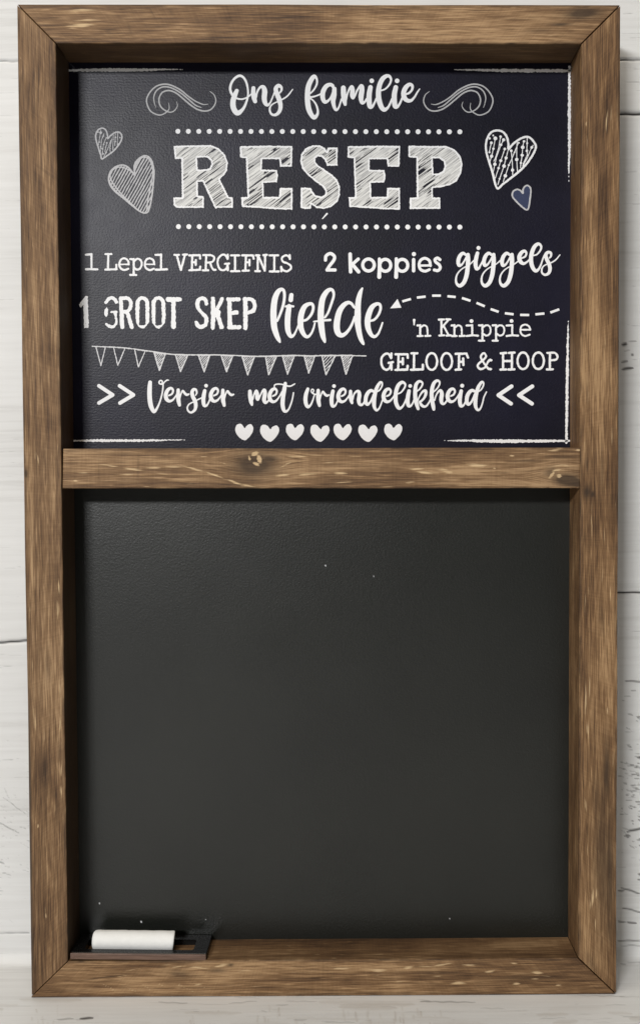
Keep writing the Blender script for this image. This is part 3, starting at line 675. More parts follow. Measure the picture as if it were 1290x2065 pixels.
multi('lettering', (606, 142, 856, 248), [((610, 140), 10, 40, [
    [(160, 480, 32), (230, 405, 34), (285, 295, 40), (284, 195, 44), (238, 140, 72), (185, 190, 92), (120, 330, 102), (100, 480, 106), (100, 640, 106), (125, 800, 106), (180, 920, 92), (235, 968, 84), (290, 920, 58), (306, 840, 45), (280, 730, 38), (225, 640, 32), (160, 585, 30)],
    [(140, 560, 38), (220, 550, 34), (310, 520, 32), (380, 485, 32)],
    [(620, 370, 50), (600, 325, 66), (545, 305, 72), (470, 345, 88), (412, 450, 96), (405, 570, 92), (445, 652, 76), (510, 635, 50), (570, 560, 40), (620, 450, 50)],
    [(640, 390, 84), (632, 520, 100), (615, 640, 90), (640, 765, 66), (675, 818, 50), (720, 780, 40), (755, 690, 35), (782, 600, 36)],
    [(820, 372, 96), (825, 500, 106), (840, 620, 96), (856, 705, 62)],
    [(872, 610, 45), (900, 500, 36), (940, 400, 42), (988, 352, 70), (1005, 420, 90), (1000, 520, 92), (1015, 572, 64), (1055, 525, 40), (1100, 420, 40), (1150, 345, 46), (1188, 340, 84), (1192, 430, 102), (1175, 560, 100), (1195, 670, 70), (1250, 655, 46), (1290, 590, 38)]], (), True),
    ((725, 140), 10, 40, [
    [(215, 362, 92), (190, 500, 102), (190, 640, 102), (205, 745, 92), (250, 750, 58), (295, 680, 42), (335, 585, 38)],
    [(430, 425, 32), (520, 390, 34), (600, 300, 40), (630, 210, 45), (600, 142, 58), (540, 132, 74), (460, 190, 92), (402, 310, 96), (377, 450, 102), (385, 600, 106), (430, 745, 98), (490, 812, 82), (560, 775, 52), (610, 690, 42), (645, 600, 38)],
    [(725, 362, 92), (697, 500, 102), (697, 640, 102), (715, 745, 92), (765, 745, 58), (815, 670, 42), (855, 575, 40)],
    [(930, 500, 38), (1000, 470, 44), (1055, 400, 48), (1055, 325, 58), (1000, 303, 70), (930, 360, 92), (885, 460, 98), (895, 560, 98), (950, 622, 82), (1030, 628, 60), (1100, 560, 40), (1160, 460, 34), (1205, 395, 22)]],
    [(242, 230, 46), (752, 230, 46)], True)])

# --- RESEP, slab capitals filled with diagonal chalk hatching
A = Art(343, 284, 938, 448)
oR, oS, oP = (345, 285), (600, 285), (690, 285)
R_ = np.maximum(A.poly([(25, 45), (400, 38), (480, 70), (540, 130), (572, 210), (565, 290), (530, 345), (490, 380), (580, 560), (625, 565), (622, 668), (465, 670), (455, 685), (440, 670), (320, 405), (270, 410), (270, 550), (330, 552), (330, 670), (60, 670), (25, 640), (25, 565), (110, 565), (105, 175), (40, 178)], oR, 5),
                -A.poly([(262, 165), (360, 160), (400, 190), (408, 230), (390, 270), (355, 282), (270, 285)], oR, 5))
Ep = [(695, 50), (960, 44), (1222, 48), (1218, 255), (1100, 255), (1088, 180), (918, 180), (915, 285), (1065, 290), (1078, 350), (1065, 412), (930, 418), (935, 560), (1088, 560), (1095, 470), (1222, 470), (1222, 688), (1060, 685), (900, 672), (715, 660), (705, 565), (770, 560), (755, 170), (695, 165)]
E1 = A.poly(Ep, oR, 5); E2 = A.poly(Ep, (345 + 216.5, 285), 5)
S_ = A.poly([(300, 65), (402, 62), (400, 245), (295, 245), (275, 190), (245, 158), (205, 150), (180, 170), (178, 205), (210, 245), (280, 290), (350, 340), (400, 390), (425, 460), (425, 540), (400, 610), (340, 660), (260, 682), (190, 670), (140, 635), (130, 680), (75, 682), (30, 668), (32, 465), (135, 470), (150, 510), (185, 545), (240, 560), (275, 540), (280, 500), (250, 455), (180, 405), (90, 330), (45, 270), (25, 200), (35, 130), (80, 70), (150, 40), (220, 40), (270, 65), (295, 100)], oS, 5)
P_ = np.maximum(A.poly([(665, 45), (1050, 48), (1130, 80), (1190, 150), (1208, 230), (1195, 320), (1150, 400), (1090, 440), (1000, 460), (910, 470), (912, 565), (985, 568), (985, 680), (678, 682), (680, 570), (750, 565), (745, 165), (665, 160)], oP, 5),
                -A.poly([(910, 170), (970, 170), (1015, 200), (1030, 250), (1010, 300), (960, 328), (915, 325)], oP, 5))
L_ = np.minimum.reduce([R_, E1, E2, S_, P_])
L_ = L_ + 0.7 * (vnoise(A.X / 2.5, A.Y / 2.5, 9) - .5) * 2
ca_, sa_ = math.cos(math.radians(36)), math.sin(math.radians(36))
al = A.X * ca_ - A.Y * sa_; ac = A.X * sa_ + A.Y * ca_
gaps = vnoise(ac / 1.25, al / 30, 21) * 0.65 + vnoise(ac / 5.0, al / 60, 22) * 0.35
band = np.abs(L_ + 1.6) - 1.7
A.D = np.maximum(L_, np.minimum(band, (0.335 - gaps) * 8))
A.stroke([(250, 780, 9), (295, 730, 18)], o=oS, k=5)
ob = A.mesh('lettering', [WHITE, HATCH], printed, sel=(band > 0) & (L_ < 0))
ob['label'] = 'large slab capitals filled with diagonal chalk hatching'

# --- dotted lines
for y0, y1, xs_ in ((264.8, 265.8, 359), (457, 458, 360)):
    A = Art(350, y0 - 9, 936, y1 + 9)
    for i in range(28): A.disc(xs_ + i * (926.5 - xs_) / 27, y0 + (y1 - y0) * i / 27, 4.9)
    A.mesh('dotted_line', WHITE, printed)

# --- flourishes
fl = [[(1150, 210, 10), (1220, 270, 16), (1250, 370, 20), (1220, 460, 22), (1150, 530, 24), (1050, 550, 26), (930, 520, 26), (820, 450, 26), (700, 350, 26), (580, 250, 26), (490, 205, 26), (410, 195, 26), (320, 230, 24), (270, 320, 24), (270, 410, 24), (310, 490, 24), (390, 550, 22), (470, 570, 20), (540, 535, 18), (585, 460, 14), (570, 390, 9)],
      [(1120, 430, 9), (1030, 435, 18), (900, 380, 22), (780, 300, 24), (660, 200, 25), (560, 140, 26), (450, 95, 26), (340, 85, 26), (220, 120, 24), (120, 210, 24), (55, 330, 24), (62, 440, 24), (130, 560, 22), (270, 620, 22), (380, 580, 20), (440, 510, 16), (435, 410, 9)],
      [(1000, 490, 12), (900, 450, 22), (780, 350, 24), (660, 250, 25), (540, 175, 25), (430, 135, 25), (320, 135, 24), (220, 200, 22), (175, 310, 20), (190, 420, 14), (215, 490, 8)]]
word('flourish', (288, 160, 442, 242), fl, o=(290, 160), k=8.6, mat=THIN)
word('flourish', (846, 160, 1000, 242), [[(1280 - p[0], p[1], p[2]) for p in st] for st in fl], o=(850, 160), k=8.6, mat=THIN)

# --- hearts
def outline_heart(name, box, o, k, outline, wd, extra=(), hat=None, lines=(), lw=12, dots=(), mat=None, rough=0.25, label=None):
    A = Art(*box)
    inside = A.poly(outline, o, k, True)
    if hat is not None:
        A.add(np.maximum(inside + 1.0, A.hatch(*hat)))
    for st in lines: A.stroke(st, w=lw, o=o, k=k, smooth=False)
    if lines: A.D = np.maximum(A.D, inside)
    for x, y, r in dots: A.disc(o[0] + x / k, o[1] + y / k, r / k)
    A.stroke(outline, w=wd, o=o, k=k, closed=True, wob=.1)
    for st in extra: A.stroke(st, w=wd * .8, o=o, k=k)
    if rough: A.rough(rough)
    ob = A.mesh(name, mat or WHITE, printed)
    if label: ob['label'] = label
    return ob

outline_heart('heart_drawing', (190, 254, 252, 326), (185, 250), 10,
    [(335, 275), (310, 170), (270, 105), (205, 85), (130, 125), (88, 210), (90, 310), (130, 450), (180, 610), (210, 705), (300, 650), (430, 555), (540, 430), (605, 310), (605, 220), (550, 165), (470, 175), (390, 230)], 30,
    lines=[[(190, 120), (140, 420)], [(250, 200), (200, 330), (190, 480), (175, 560)], [(300, 270), (240, 420), (215, 620)], [(390, 330), (330, 500), (250, 660)], [(410, 300), (370, 480), (380, 580)], [(440, 210), (430, 520)], [(530, 180), (520, 420)], [(480, 200), (470, 440)], [(310, 380), (270, 560)]], lw=15,
    dots=[(185, 175, 28), (240, 240, 16), (155, 365, 17), (185, 455, 17), (310, 380, 18), (245, 415, 17), (285, 470, 14), (215, 500, 14), (295, 575, 16), (240, 605, 15), (485, 270, 18), (478, 355, 18), (375, 500, 12), (575, 275, 14), (535, 410, 18), (330, 285, 24), (130, 165, 18)],
    mat=GREYCH, label='small heart filled with strings of dots, near the top left')
outline_heart('heart_drawing', (214, 308, 318, 434), (200, 305), 10,
    [(727, 490), (708, 340), (740, 220), (830, 130), (930, 90), (1030, 140), (1090, 280), (1110, 450), (1090, 700), (1060, 950), (1000, 1195), (930, 1245), (830, 1215), (680, 1105), (500, 955), (330, 815), (230, 690), (195, 540), (240, 400), (350, 305), (490, 280), (600, 335), (680, 430)], 30,
    extra=[[(725, 480), (600, 375), (430, 318), (290, 370), (228, 470), (250, 590), (330, 710), (450, 860), (600, 1010), (720, 1120)], [(720, 380), (760, 240), (880, 125), (1000, 155), (1070, 300), (1085, 450), (1040, 700), (990, 950), (965, 1170)], [(200, 600), (300, 760), (480, 930)]],
    hat=(61, 5.5, 2.3, .5, 3), mat=GREYCH, label='hatched heart, the larger one on the left')
hr = [(597, 455), (592, 350), (560, 210), (480, 110), (370, 80), (260, 110), (180, 210), (140, 360), (150, 520), (200, 700), (270, 920), (360, 1240), (480, 1165), (680, 1010), (860, 860), (1000, 700), (1110, 520), (1145, 400), (1090, 290), (1000, 215), (900, 220), (780, 280), (670, 370)]
outline_heart('heart_drawing', (974, 258, 1086, 386), (965, 255), 10, hr, 42,
    lines=[[(250, 330), (205, 520)], [(330, 240), (290, 450), (255, 600), (215, 720)], [(435, 205), (400, 420), (330, 640), (300, 700)], [(495, 270), (445, 370), (350, 620), (320, 760), (285, 930)], [(520, 455), (440, 690), (395, 840), (330, 1040)], [(590, 470), (545, 635), (505, 800), (415, 1055), (380, 1170)], [(750, 440), (650, 680), (600, 780), (530, 995), (490, 1110)], [(650, 490), (670, 700), (675, 880), (680, 990)], [(770, 310), (760, 480), (760, 665), (775, 920)], [(800, 320), (715, 520), (680, 600)], [(905, 300), (880, 420), (870, 580), (845, 735), (835, 830)], [(970, 240), (965, 490), (975, 570), (890, 760)], [(1090, 380), (1040, 470), (970, 640), (880, 800)]], lw=17,
    dots=[(215, 240, 22), (285, 180, 18), (330, 240, 38), (435, 205, 25), (495, 270, 30), (250, 330, 28), (290, 450, 24), (445, 370, 26), (520, 455, 26), (210, 520, 20), (255, 600, 32), (545, 635, 30), (440, 690, 30), (320, 760, 34), (505, 800, 36), (395, 840, 25), (600, 780, 22), (650, 490, 26), (715, 520, 18), (760, 665, 34), (675, 880, 32), (530, 995, 34), (415, 1055, 20), (880, 420, 36), (905, 300, 24), (870, 580, 32), (845, 735, 24), (965, 490, 26), (970, 340, 20), (1065, 420, 28), (800, 330, 18)],
    label='large heart filled with beaded strings')
hb = [(885, 1345), (885, 1280), (920, 1215), (975, 1190), (1030, 1230), (1045, 1310), (1030, 1450), (1000, 1640), (960, 1680), (890, 1640), (780, 1540), (690, 1440), (670, 1380), (690, 1310), (760, 1270), (830, 1290)]
hb_o = outline_heart('heart_drawing', (1028, 370, 1076, 426), (965, 255), 10, hb, 32, mat=GREYCH, label='small heart with a blue filling')
A = Art(1028, 370, 1076, 426); A.D = A.poly(hb, (965, 255), 10, True); A.mesh('heart_fill', BLUE, printed, lift=0.00006)

# --- 1 Lepel VERGIFNIS
e_ = [(390, 165), (476, 165), (465, 125), (430, 105), (395, 120), (380, 165), (395, 205), (430, 222), (470, 210)]
A = Art(168, 505, 596, 562)
o = (165, 500)
for st in [[(45, 68), (100, 64)], [(100, 62), (100, 215)], [(45, 215), (160, 215)], [(240, 62), (300, 62)], [(270, 62), (265, 215)], [(240, 218), (355, 215)], [(352, 212), (350, 170)],
           [(490, 112), (525, 115)], [(525, 112), (525, 270)], [(490, 272), (550, 272)], [(745, 70), (800, 68)], [(800, 66), (800, 215)], [(745, 220), (860, 215)]]: A.stroke(st, w=21, o=o, k=5, smooth=False)
for st in [e_, sh(e_, 257), [(525, 140), (560, 110), (595, 125), (605, 165), (590, 205), (555, 218), (525, 195)]]: A.stroke(st[:2], w=15, o=o, k=5); A.stroke(st[1:] if st is not None and st[0][0] != 525 else st, w=20, o=o, k=5)
o = (345, 500)
for st in [[(35, 70), (80, 70)], [(120, 68), (162, 66)], [(58, 70), (100, 222)], [(100, 222), (142, 68)], [(185, 75), (290, 72)], [(292, 74), (294, 108)], [(215, 75), (210, 222)], [(212, 145), (250, 145)], [(250, 122), (250, 170)], [(185, 225), (292, 220)], [(292, 220), (294, 188)],
           [(325, 72), (400, 72)], [(355, 75), (350, 222)], [(320, 225), (375, 225)], [(545, 160), (585, 158)], [(570, 160), (573, 225)], [(572, 68), (572, 105)], [(605, 75), (685, 75)], [(645, 75), (645, 232)], [(605, 234), (690, 234)],
           [(715, 75), (825, 75)], [(825, 75), (832, 110)], [(755, 75), (750, 228)], [(752, 145), (790, 145)], [(790, 120), (790, 175)], [(720, 230), (785, 228)], [(855, 75), (890, 75)], [(875, 75), (872, 232)], [(850, 234), (895, 234)], [(878, 75), (945, 230)], [(948, 72), (945, 230)], [(930, 72), (965, 70)],
           [(995, 75), (1080, 75)], [(1040, 75), (1040, 235)], [(995, 237), (1085, 237)], [(1195, 72), (1197, 110)], [(1110, 190), (1112, 235)]]: A.stroke(st, w=21, o=o, k=5, smooth=False)
for st in [[(400, 72), (428, 85), (435, 110), (415, 140), (355, 150)], [(395, 150), (420, 212), (450, 222)], [(570, 110), (545, 72), (510, 72), (475, 110), (470, 160), (490, 210), (525, 225), (560, 205), (570, 165)],
           [(1195, 100), (1165, 75), (1130, 85), (1115, 110), (1130, 140), (1170, 155), (1205, 180), (1205, 210), (1170, 235), (1130, 225), (1110, 200)]]: A.stroke(st, w=20, o=o, k=5)
A.rough(.35); A.mesh('lettering', WHITE, printed)

# --- 2 koppies
A = Art(648, 502, 896, 568); o = (645, 500)
def ring(A, cx, cy, rx, ry, w, o, k):
    t = np.linspace(0, 2 * math.pi, 24, endpoint=False)
    A.stroke([(cx + rx * math.cos(a), cy + ry * math.sin(a), w) for a in t], o=o, k=k, closed=True)
A.stroke([(55, 122), (62, 80), (105, 56), (145, 85), (138, 125), (100, 175), (72, 220)], w=32, o=o, k=5)
A.stroke([(70, 222), (152, 222)], w=32, o=o, k=5, smooth=False)
A.stroke([(303, 62), (308, 240)], w=36, o=o, k=5, smooth=False); A.stroke([(385, 112), (322, 168)], w=32, o=o, k=5, smooth=False); A.stroke([(322, 162), (388, 240)], w=36, o=o, k=5, smooth=False)
ring(A, 488, 172, 58, 60, 32, o, 5); ring(A, 657, 175, 55, 60, 32, o, 5); ring(A, 828, 175, 55, 60, 32, o, 5)
A.stroke([(598, 112, 32), (598, 200, 34), (596, 292, 40)], o=o, k=5); A.stroke([(768, 110, 32), (768, 200, 34), (766, 292, 40)], o=o, k=5)
A.stroke([(942, 118), (942, 230)], w=34, o=o, k=5, smooth=False); A.disc(645 + 945 / 5, 512.4, 4.2)
A.stroke([(1000, 178, 22), (1112, 176, 22)], o=o, k=5); A.stroke([(1112, 178, 28), (1100, 128, 28), (1055, 104, 28), (1012, 125, 28), (997, 172, 28), (1014, 218, 28), (1058, 234, 28), (1102, 218, 26)], o=o, k=5)
A.stroke([(1207, 118), (1182, 102), (1158, 116), (1165, 142), (1198, 168), (1210, 200), (1188, 228), (1150, 222)], w=30, o=o, k=5)
A.mesh('lettering', WHITE, printed)

# --- giggels
g1b = [(270, 290, 48), (205, 257, 62), (142, 320, 76), (112, 420, 76), (128, 500, 66), (180, 488, 44), (230, 420, 34), (282, 330, 40)]
g1s = [(310, 285, 72), (312, 400, 86), (302, 550, 86), (280, 700, 86), (230, 840, 80), (150, 912, 72), (85, 875, 52), (66, 790, 40), (88, 690, 32), (150, 605, 26), (230, 545, 24), (290, 518, 24)]
multi('lettering', (912, 485, 1132, 584), [((912, 485), 10, 40, [g1b, g1s + [(350, 478, 24), (430, 400, 26)],
    [(500, 255, 70), (475, 350, 80), (460, 460, 82), (480, 565, 72), (530, 555, 46), (570, 480, 34), (605, 420, 36)],
    sh(g1b, 518), sh(g1s, 515) + [(880, 472, 24), (965, 400, 28)], sh(g1b, 882), sh(g1s, 884) + [(1250, 470, 24), (1330, 410, 28)]], [(520, 150, 40)], True),
    ((1005, 485), 10, 40, [[(470, 352, 34), (530, 322, 38), (555, 258, 42), (520, 212, 56), (455, 245, 72), (412, 330, 82), (430, 415, 82), (490, 465, 60), (560, 438, 40), (615, 385, 30)],
    [(700, 302, 28), (770, 278, 32), (840, 190, 38), (850, 112, 45), (795, 68, 60), (720, 122, 76), (668, 240, 82), (648, 360, 82), (660, 480, 82), (700, 575, 76), (750, 612, 66), (805, 572, 46), (850, 480, 35), (890, 360, 30), (920, 300, 40)],
    [(1020, 352, 28), (1050, 312, 40), (1045, 250, 50), (990, 238, 60), (945, 290, 72), (965, 380, 76), (1010, 470, 76), (1030, 570, 72), (1005, 655, 60), (935, 692, 48), (875, 658, 40), (863, 590, 34), (895, 522, 28), (970, 478, 24), (1060, 445, 26), (1150, 385, 28), (1230, 290, 22)]], (), True)])

# --- 1 GROOT SKEP
A = Art(152, 592, 522, 672); o = (150, 590)
A.add(A.poly([(112, 38), (137, 36), (147, 355), (100, 358), (94, 125), (60, 155), (48, 120)], o, 5))
for st in [[(322, 98, 34), (345, 66, 34), (375, 52, 34), (405, 66, 36), (425, 95, 36)], [(330, 150, 10), (322, 195, 40), (322, 245, 8)], [(378, 195, 24), (425, 195, 28)], [(413, 200, 36), (420, 250, 22), (425, 300, 22), (402, 338, 26), (362, 342, 32), (325, 318, 22)],
           [(470, 60, 38), (485, 350, 42)], [(470, 62, 38), (530, 56, 36), (566, 88, 36), (566, 145, 36), (540, 188, 36), (490, 195, 32)], [(535, 195, 38), (580, 348, 42)], [(945, 70, 44), (1060, 68, 44)], [(1000, 70, 42), (1000, 345, 48)]]: A.stroke(st, o=o, k=5, smooth=len(st) > 2)
O_ = [(685, 54, 36), (725, 75, 38), (737, 130, 40), (738, 280, 34), (724, 325, 18), (685, 348, 30), (650, 328, 16), (640, 280, 34), (638, 130, 40), (648, 78, 38)]
A.stroke(O_, o=o, k=5, closed=True); A.stroke(sh(O_, 162), o=o, k=5, closed=True)
o = (380, 590)
for st in [[(183, 112, 34), (172, 76, 38), (135, 56, 38), (97, 85, 42), (92, 140, 42), (115, 180, 30), (150, 218, 34), (180, 260, 40), (175, 318, 40), (135, 346, 40), (97, 335, 38), (80, 300, 34)], [(248, 60, 40), (250, 200, 46), (245, 355, 40)], [(340, 65, 36), (275, 200, 40)], [(278, 180, 44), (335, 350, 42)],
           [(412, 70, 44), (420, 350, 44)], [(400, 70, 40), (510, 68, 40)], [(425, 207, 40), (485, 200, 42)], [(412, 350, 42), (515, 348, 40)], [(575, 65, 44), (575, 355, 44)], [(565, 65, 38), (640, 72, 38), (668, 122, 38), (655, 180, 40), (600, 205, 36)]]: A.stroke(st, o=o, k=5, smooth=len(st) > 2)
A.disc(380 + 285 / 5, 590 + 205 / 5, 8)
A.rough(.8, 3.0, 5)
sc_ = vnoise(A.X / 2.2, A.Y / 2.2, 77)
A.D = np.maximum(A.D, (sc_ - 0.955) * 14)
A.mesh('lettering', WHITE, printed)

# --- liefde
multi('lettering', (543, 576, 776, 698), [((540, 575), 10, 40, [
    [(190, 720, 46), (250, 580, 50), (310, 400, 55), (335, 230, 55), (322, 115, 58), (270, 85, 68), (200, 140, 96), (142, 280, 116), (117, 470, 122), (115, 650, 126), (130, 850, 120), (180, 1015, 100), (222, 1105, 72), (245, 1150, 32)],
    [(362, 430, 44), (435, 422, 48), (512, 428, 44)], [(430, 430, 96), (405, 600, 112), (396, 780, 112), (410, 930, 102), (460, 1028, 76), (520, 1010, 50), (570, 920, 36), (610, 820, 36)],
    [(474, 200, 84), (462, 298, 92)],
    [(700, 720, 48), (790, 690, 50), (880, 580, 55), (915, 460, 55), (890, 382, 60), (820, 382, 70), (740, 435, 96), (682, 560, 112), (657, 720, 116), (670, 870, 106), (730, 1000, 80), (800, 1042, 60), (870, 980, 46), (920, 870, 40), (945, 770, 34)],
    [(925, 735, 32), (1090, 715, 40), (1255, 702, 48)],
    [(1150, 650, 42), (1210, 560, 45), (1270, 400, 50), (1325, 220, 50), (1310, 115, 58), (1250, 88, 70), (1170, 150, 96), (1102, 280, 112), (1072, 460, 120), (1065, 650, 126), (1080, 850, 120), (1108, 1020, 102), (1135, 1105, 72), (1148, 1145, 44)]], (), True),
    ((650, 575), 10, 40, [
    [(640, 450, 48), (580, 372, 58), (510, 352, 72), (420, 412, 96), (342, 530, 112), (297, 700, 122), (287, 860, 126), (320, 975, 112), (390, 1012, 86), (470, 970, 66), (550, 870, 55), (610, 750, 50), (645, 640, 45)],
    [(802, 62, 34), (762, 150, 80), (727, 290, 106), (712, 450, 116), (708, 620, 128), (712, 780, 120), (737, 950, 106), (772, 1080, 90), (810, 1160, 66), (828, 1190, 40)],
    [(970, 720, 44), (1050, 690, 48), (1130, 590, 50), (1170, 470, 52), (1150, 388, 58), (1085, 382, 70), (1000, 440, 96), (937, 570, 112), (907, 720, 116), (920, 870, 106), (980, 1000, 80), (1050, 1038, 60), (1120, 980, 46), (1170, 870, 40), (1208, 760, 34)]], (), True)])

# --- dashed arrow
A = Art(784, 590, 1130, 640); o = (780, 580); k = 3.583
A.add(A.poly([(22, 150), (75, 82), (103, 145)], o, k))
for a, b in [((110, 100), (172, 82)), ((215, 72), (278, 65)), ((325, 58), (388, 58)), ((435, 62), (495, 68)), ((540, 75), (602, 95)), ((645, 110), (705, 135)), ((747, 155), (805, 175)), ((850, 185), (913, 193)), ((960, 197), (1025, 198)), ((1070, 193), (1135, 187)), ((1178, 180), (1242, 157))]:
    d = np.array([b[0] - a[0], b[1] - a[1]], float); d /= np.hypot(*d); n = np.array([-d[1], d[0]]) * 8.5
    A.add(A.poly([(a[0] + n[0], a[1] + n[1]), (b[0] + n[0], b[1] + n[1]), (b[0] - n[0], b[1] - n[1]), (a[0] - n[0], a[1] - n[1])], o, k))
A.mesh('arrow_drawing', WHITE, printed)

# --- 'n Knippie
A = Art(828, 638, 1076, 694); o = (825, 635)
A.stroke([(47, 52, 26), (47, 100, 12)], o=o, k=5)
n_ = ([[(80, 107), (108, 105)], [(108, 103), (108, 210)], [(82, 213), (130, 213)], [(160, 213), (210, 211)]], [[(108, 132), (145, 106), (175, 120), (182, 160), (182, 208)]])
i_ = [[(575, 107), (632, 105)], [(632, 103), (632, 206)], [(575, 213), (635, 205)], [(630, 204), (690, 210)]]
p_ = ([[(700, 105), (735, 105)], [(735, 103), (735, 258)], [(700, 260), (752, 260)]], [[(735, 130), (770, 105), (805, 115), (818, 155), (805, 195), (770, 208), (737, 185)]])
st_ = n_[0] + [sh(s_, 345) for s_ in n_[0]] + i_ + [sh(s_, 403) for s_ in i_] + p_[0] + [sh(s_, 137) for s_ in p_[0]] + \
      [[(295, 48), (345, 46)], [(322, 48), (322, 205)], [(300, 208), (350, 206)], [(370, 45), (412, 45)], [(395, 48), (325, 130)], [(345, 112), (395, 205)], [(372, 208), (415, 206)]]
for s_ in st_: A.stroke(s_, w=20, o=o, k=5, smooth=False)
for s_ in n_[1] + [sh(q, 345) for q in n_[1]] + p_[1] + [sh(q, 137) for q in p_[1]] + [[(1218, 150), (1203, 115), (1167, 98), (1130, 112), (1117, 155), (1130, 195), (1165, 212), (1210, 200)], [(1118, 150), (1218, 150)]]: A.stroke(s_, w=18, o=o, k=5)
A.disc(825 + 125, 635 + 12.4, 3.8); A.disc(825 + 205.6, 635 + 12.2, 3.8)
A.rough(.3); A.mesh('lettering', WHITE, printed)

# --- GELOOF & HOOP
A = Art(763, 706, 1132, 752); o = (760, 700)
for st in [[(115, 160), (160, 152)], [(142, 155), (145, 226)], [(143, 65), (142, 105)], [(185, 72), (305, 72)], [(306, 72), (308, 108)], [(215, 75), (212, 225)], [(215, 148), (258, 148)], [(258, 112), (258, 172)], [(185, 230), (300, 226)], [(302, 226), (308, 190)], [(345, 62), (405, 62)], [(372, 65), (370, 225)], [(340, 228), (460, 224)], [(460, 224), (460, 178)],
           [(790, 68), (900, 66)], [(900, 66), (914, 106)], [(825, 70), (822, 222)], [(825, 148), (865, 148)], [(865, 115), (868, 180)], [(790, 228), (845, 224)]]: A.stroke(st, w=23, o=o, k=5, smooth=False)
A.stroke([(140, 112), (115, 70), (80, 70), (48, 105), (42, 160), (60, 210), (95, 228), (125, 210), (138, 170)], w=22, o=o, k=5)
ring(A, 550, 145, 54, 84, 22, o, 5); ring(A, 700, 145, 54, 84, 22, o, 5)
A.stroke([(1145, 222, 24), (1115, 212, 22), (1055, 130, 20), (1045, 90, 20), (1072, 60, 20), (1095, 85, 20), (1082, 115, 20), (1030, 160, 22), (1013, 192, 22), (1040, 222, 22), (1085, 205, 20), (1110, 160, 20), (1130, 132, 24), (1145, 132, 28)], o=o, k=5)
o = (960, 700); k = 6.45
for st in [[(315, 80), (385, 75)], [(345, 80), (345, 285)], [(310, 292), (385, 290)], [(420, 75), (495, 72)], [(460, 75), (460, 285)], [(415, 292), (490, 288)], [(345, 182), (460, 180)], [(955, 80), (952, 285)], [(915, 290), (990, 288)]]: A.stroke(st, w=29, o=o, k=k, smooth=False)
ring(A, 605, 178, 72, 108, 28, o, k); ring(A, 803, 178, 72, 108, 28, o, k)
A.stroke([(920, 76), (1015, 76), (1052, 120), (1030, 163), (950, 170)], w=28, o=o, k=k)
A.rough(.35); A.mesh('lettering', WHITE, printed)

# --- bunting
A = Art(184, 694, 742, 762)
s1 = [(180 + x / 5, 690 + y / 5) for x, y in [(35, 42), (180, 48), (380, 60), (560, 85), (640, 95), (770, 115), (870, 125), (1000, 128), (1230, 128)]]
s2 = [(430 + x / 4.03, 690 + y / 4.03) for x, y in [(20, 103), (170, 108), (340, 115), (510, 112), (660, 108), (800, 112), (900, 108), (1040, 108), (1240, 112)]]
A.stroke(s1 + s2, w=2.4, wob=.25)
fa = [[(70, 50), (120, 235), (165, 50)], [(248, 55), (290, 235), (360, 65)], [(460, 75), (497, 250), (565, 90)], [(655, 105), (708, 285), (770, 115)], [(870, 125), (922, 295), (995, 130)], [(1100, 130), (1160, 300), (1215, 130)]]
fb = [[(65, 108), (108, 240), (160, 108)], [(235, 115), (280, 265), (335, 115)], [(425, 115), (450, 265), (515, 112)], [(562, 110), (603, 260), (658, 110)], [(738, 112), (775, 250), (825, 112)], [(882, 110), (915, 265), (992, 108)], [(1040, 108), (1077, 262), (1130, 108)]]
F_ = [[(180 + x / 5, 690 + y / 5) for x, y in f] for f in fa] + [[(430 + x / 4.03, 690 + y / 4.03) for x, y in f] for f in fb]
for n, f in enumerate(F_):
    A.stroke(f, w=2.5 if n > 2 else 2.1, smooth=False, wob=.2)
    if n > 2:
        A.stroke([f[0], f[2]], w=3.0, smooth=False)
        A.add(np.maximum(A.poly(f), A.hatch(48, 3.3 if n != 11 else 4.6, 1.55, .4, n)))
A.rough(.4, 2.0); A.mesh('bunting_drawing', CHALKY, printed)

# --- >> Versier met vriendelikheid <<
A = Art(190, 768, 278, 822)
for st in [[(100, 440), (238, 532)], [(238, 532), (100, 613)], [(308, 440), (447, 532)], [(447, 532), (312, 613)]]: A.stroke(st, w=37, o=(180, 690), k=5, smooth=False)
A.mesh('lettering', WHITE, printed)
A = Art(996, 768, 1082, 822)
for st in [[(455, 510), (285, 625)], [(285, 625), (448, 735)], [(725, 510), (552, 625)], [(552, 625), (720, 735)]]: A.stroke(st, w=50, o=(960, 700), k=6.45, smooth=False)
A.mesh('lettering', WHITE, printed)
e0 = [(480, 375, 34), (540, 342, 38), (563, 275, 42), (525, 228, 52), (462, 258, 68), (418, 350, 78), (428, 440, 78), (482, 488, 60), (550, 468, 42), (605, 405, 32), (645, 345, 35)]
i0 = [(330, 280, 70), (310, 380, 80), (302, 480, 80), (320, 575, 68), (370, 575, 42), (410, 510, 32), (442, 425, 32)]
r0 = [[(665, 265, 66), (665, 380, 80), (672, 480, 82), (692, 570, 60)], [(695, 440, 30), (725, 335, 28), (758, 280, 38), (790, 322, 50), (835, 360, 50), (882, 348, 32)]]
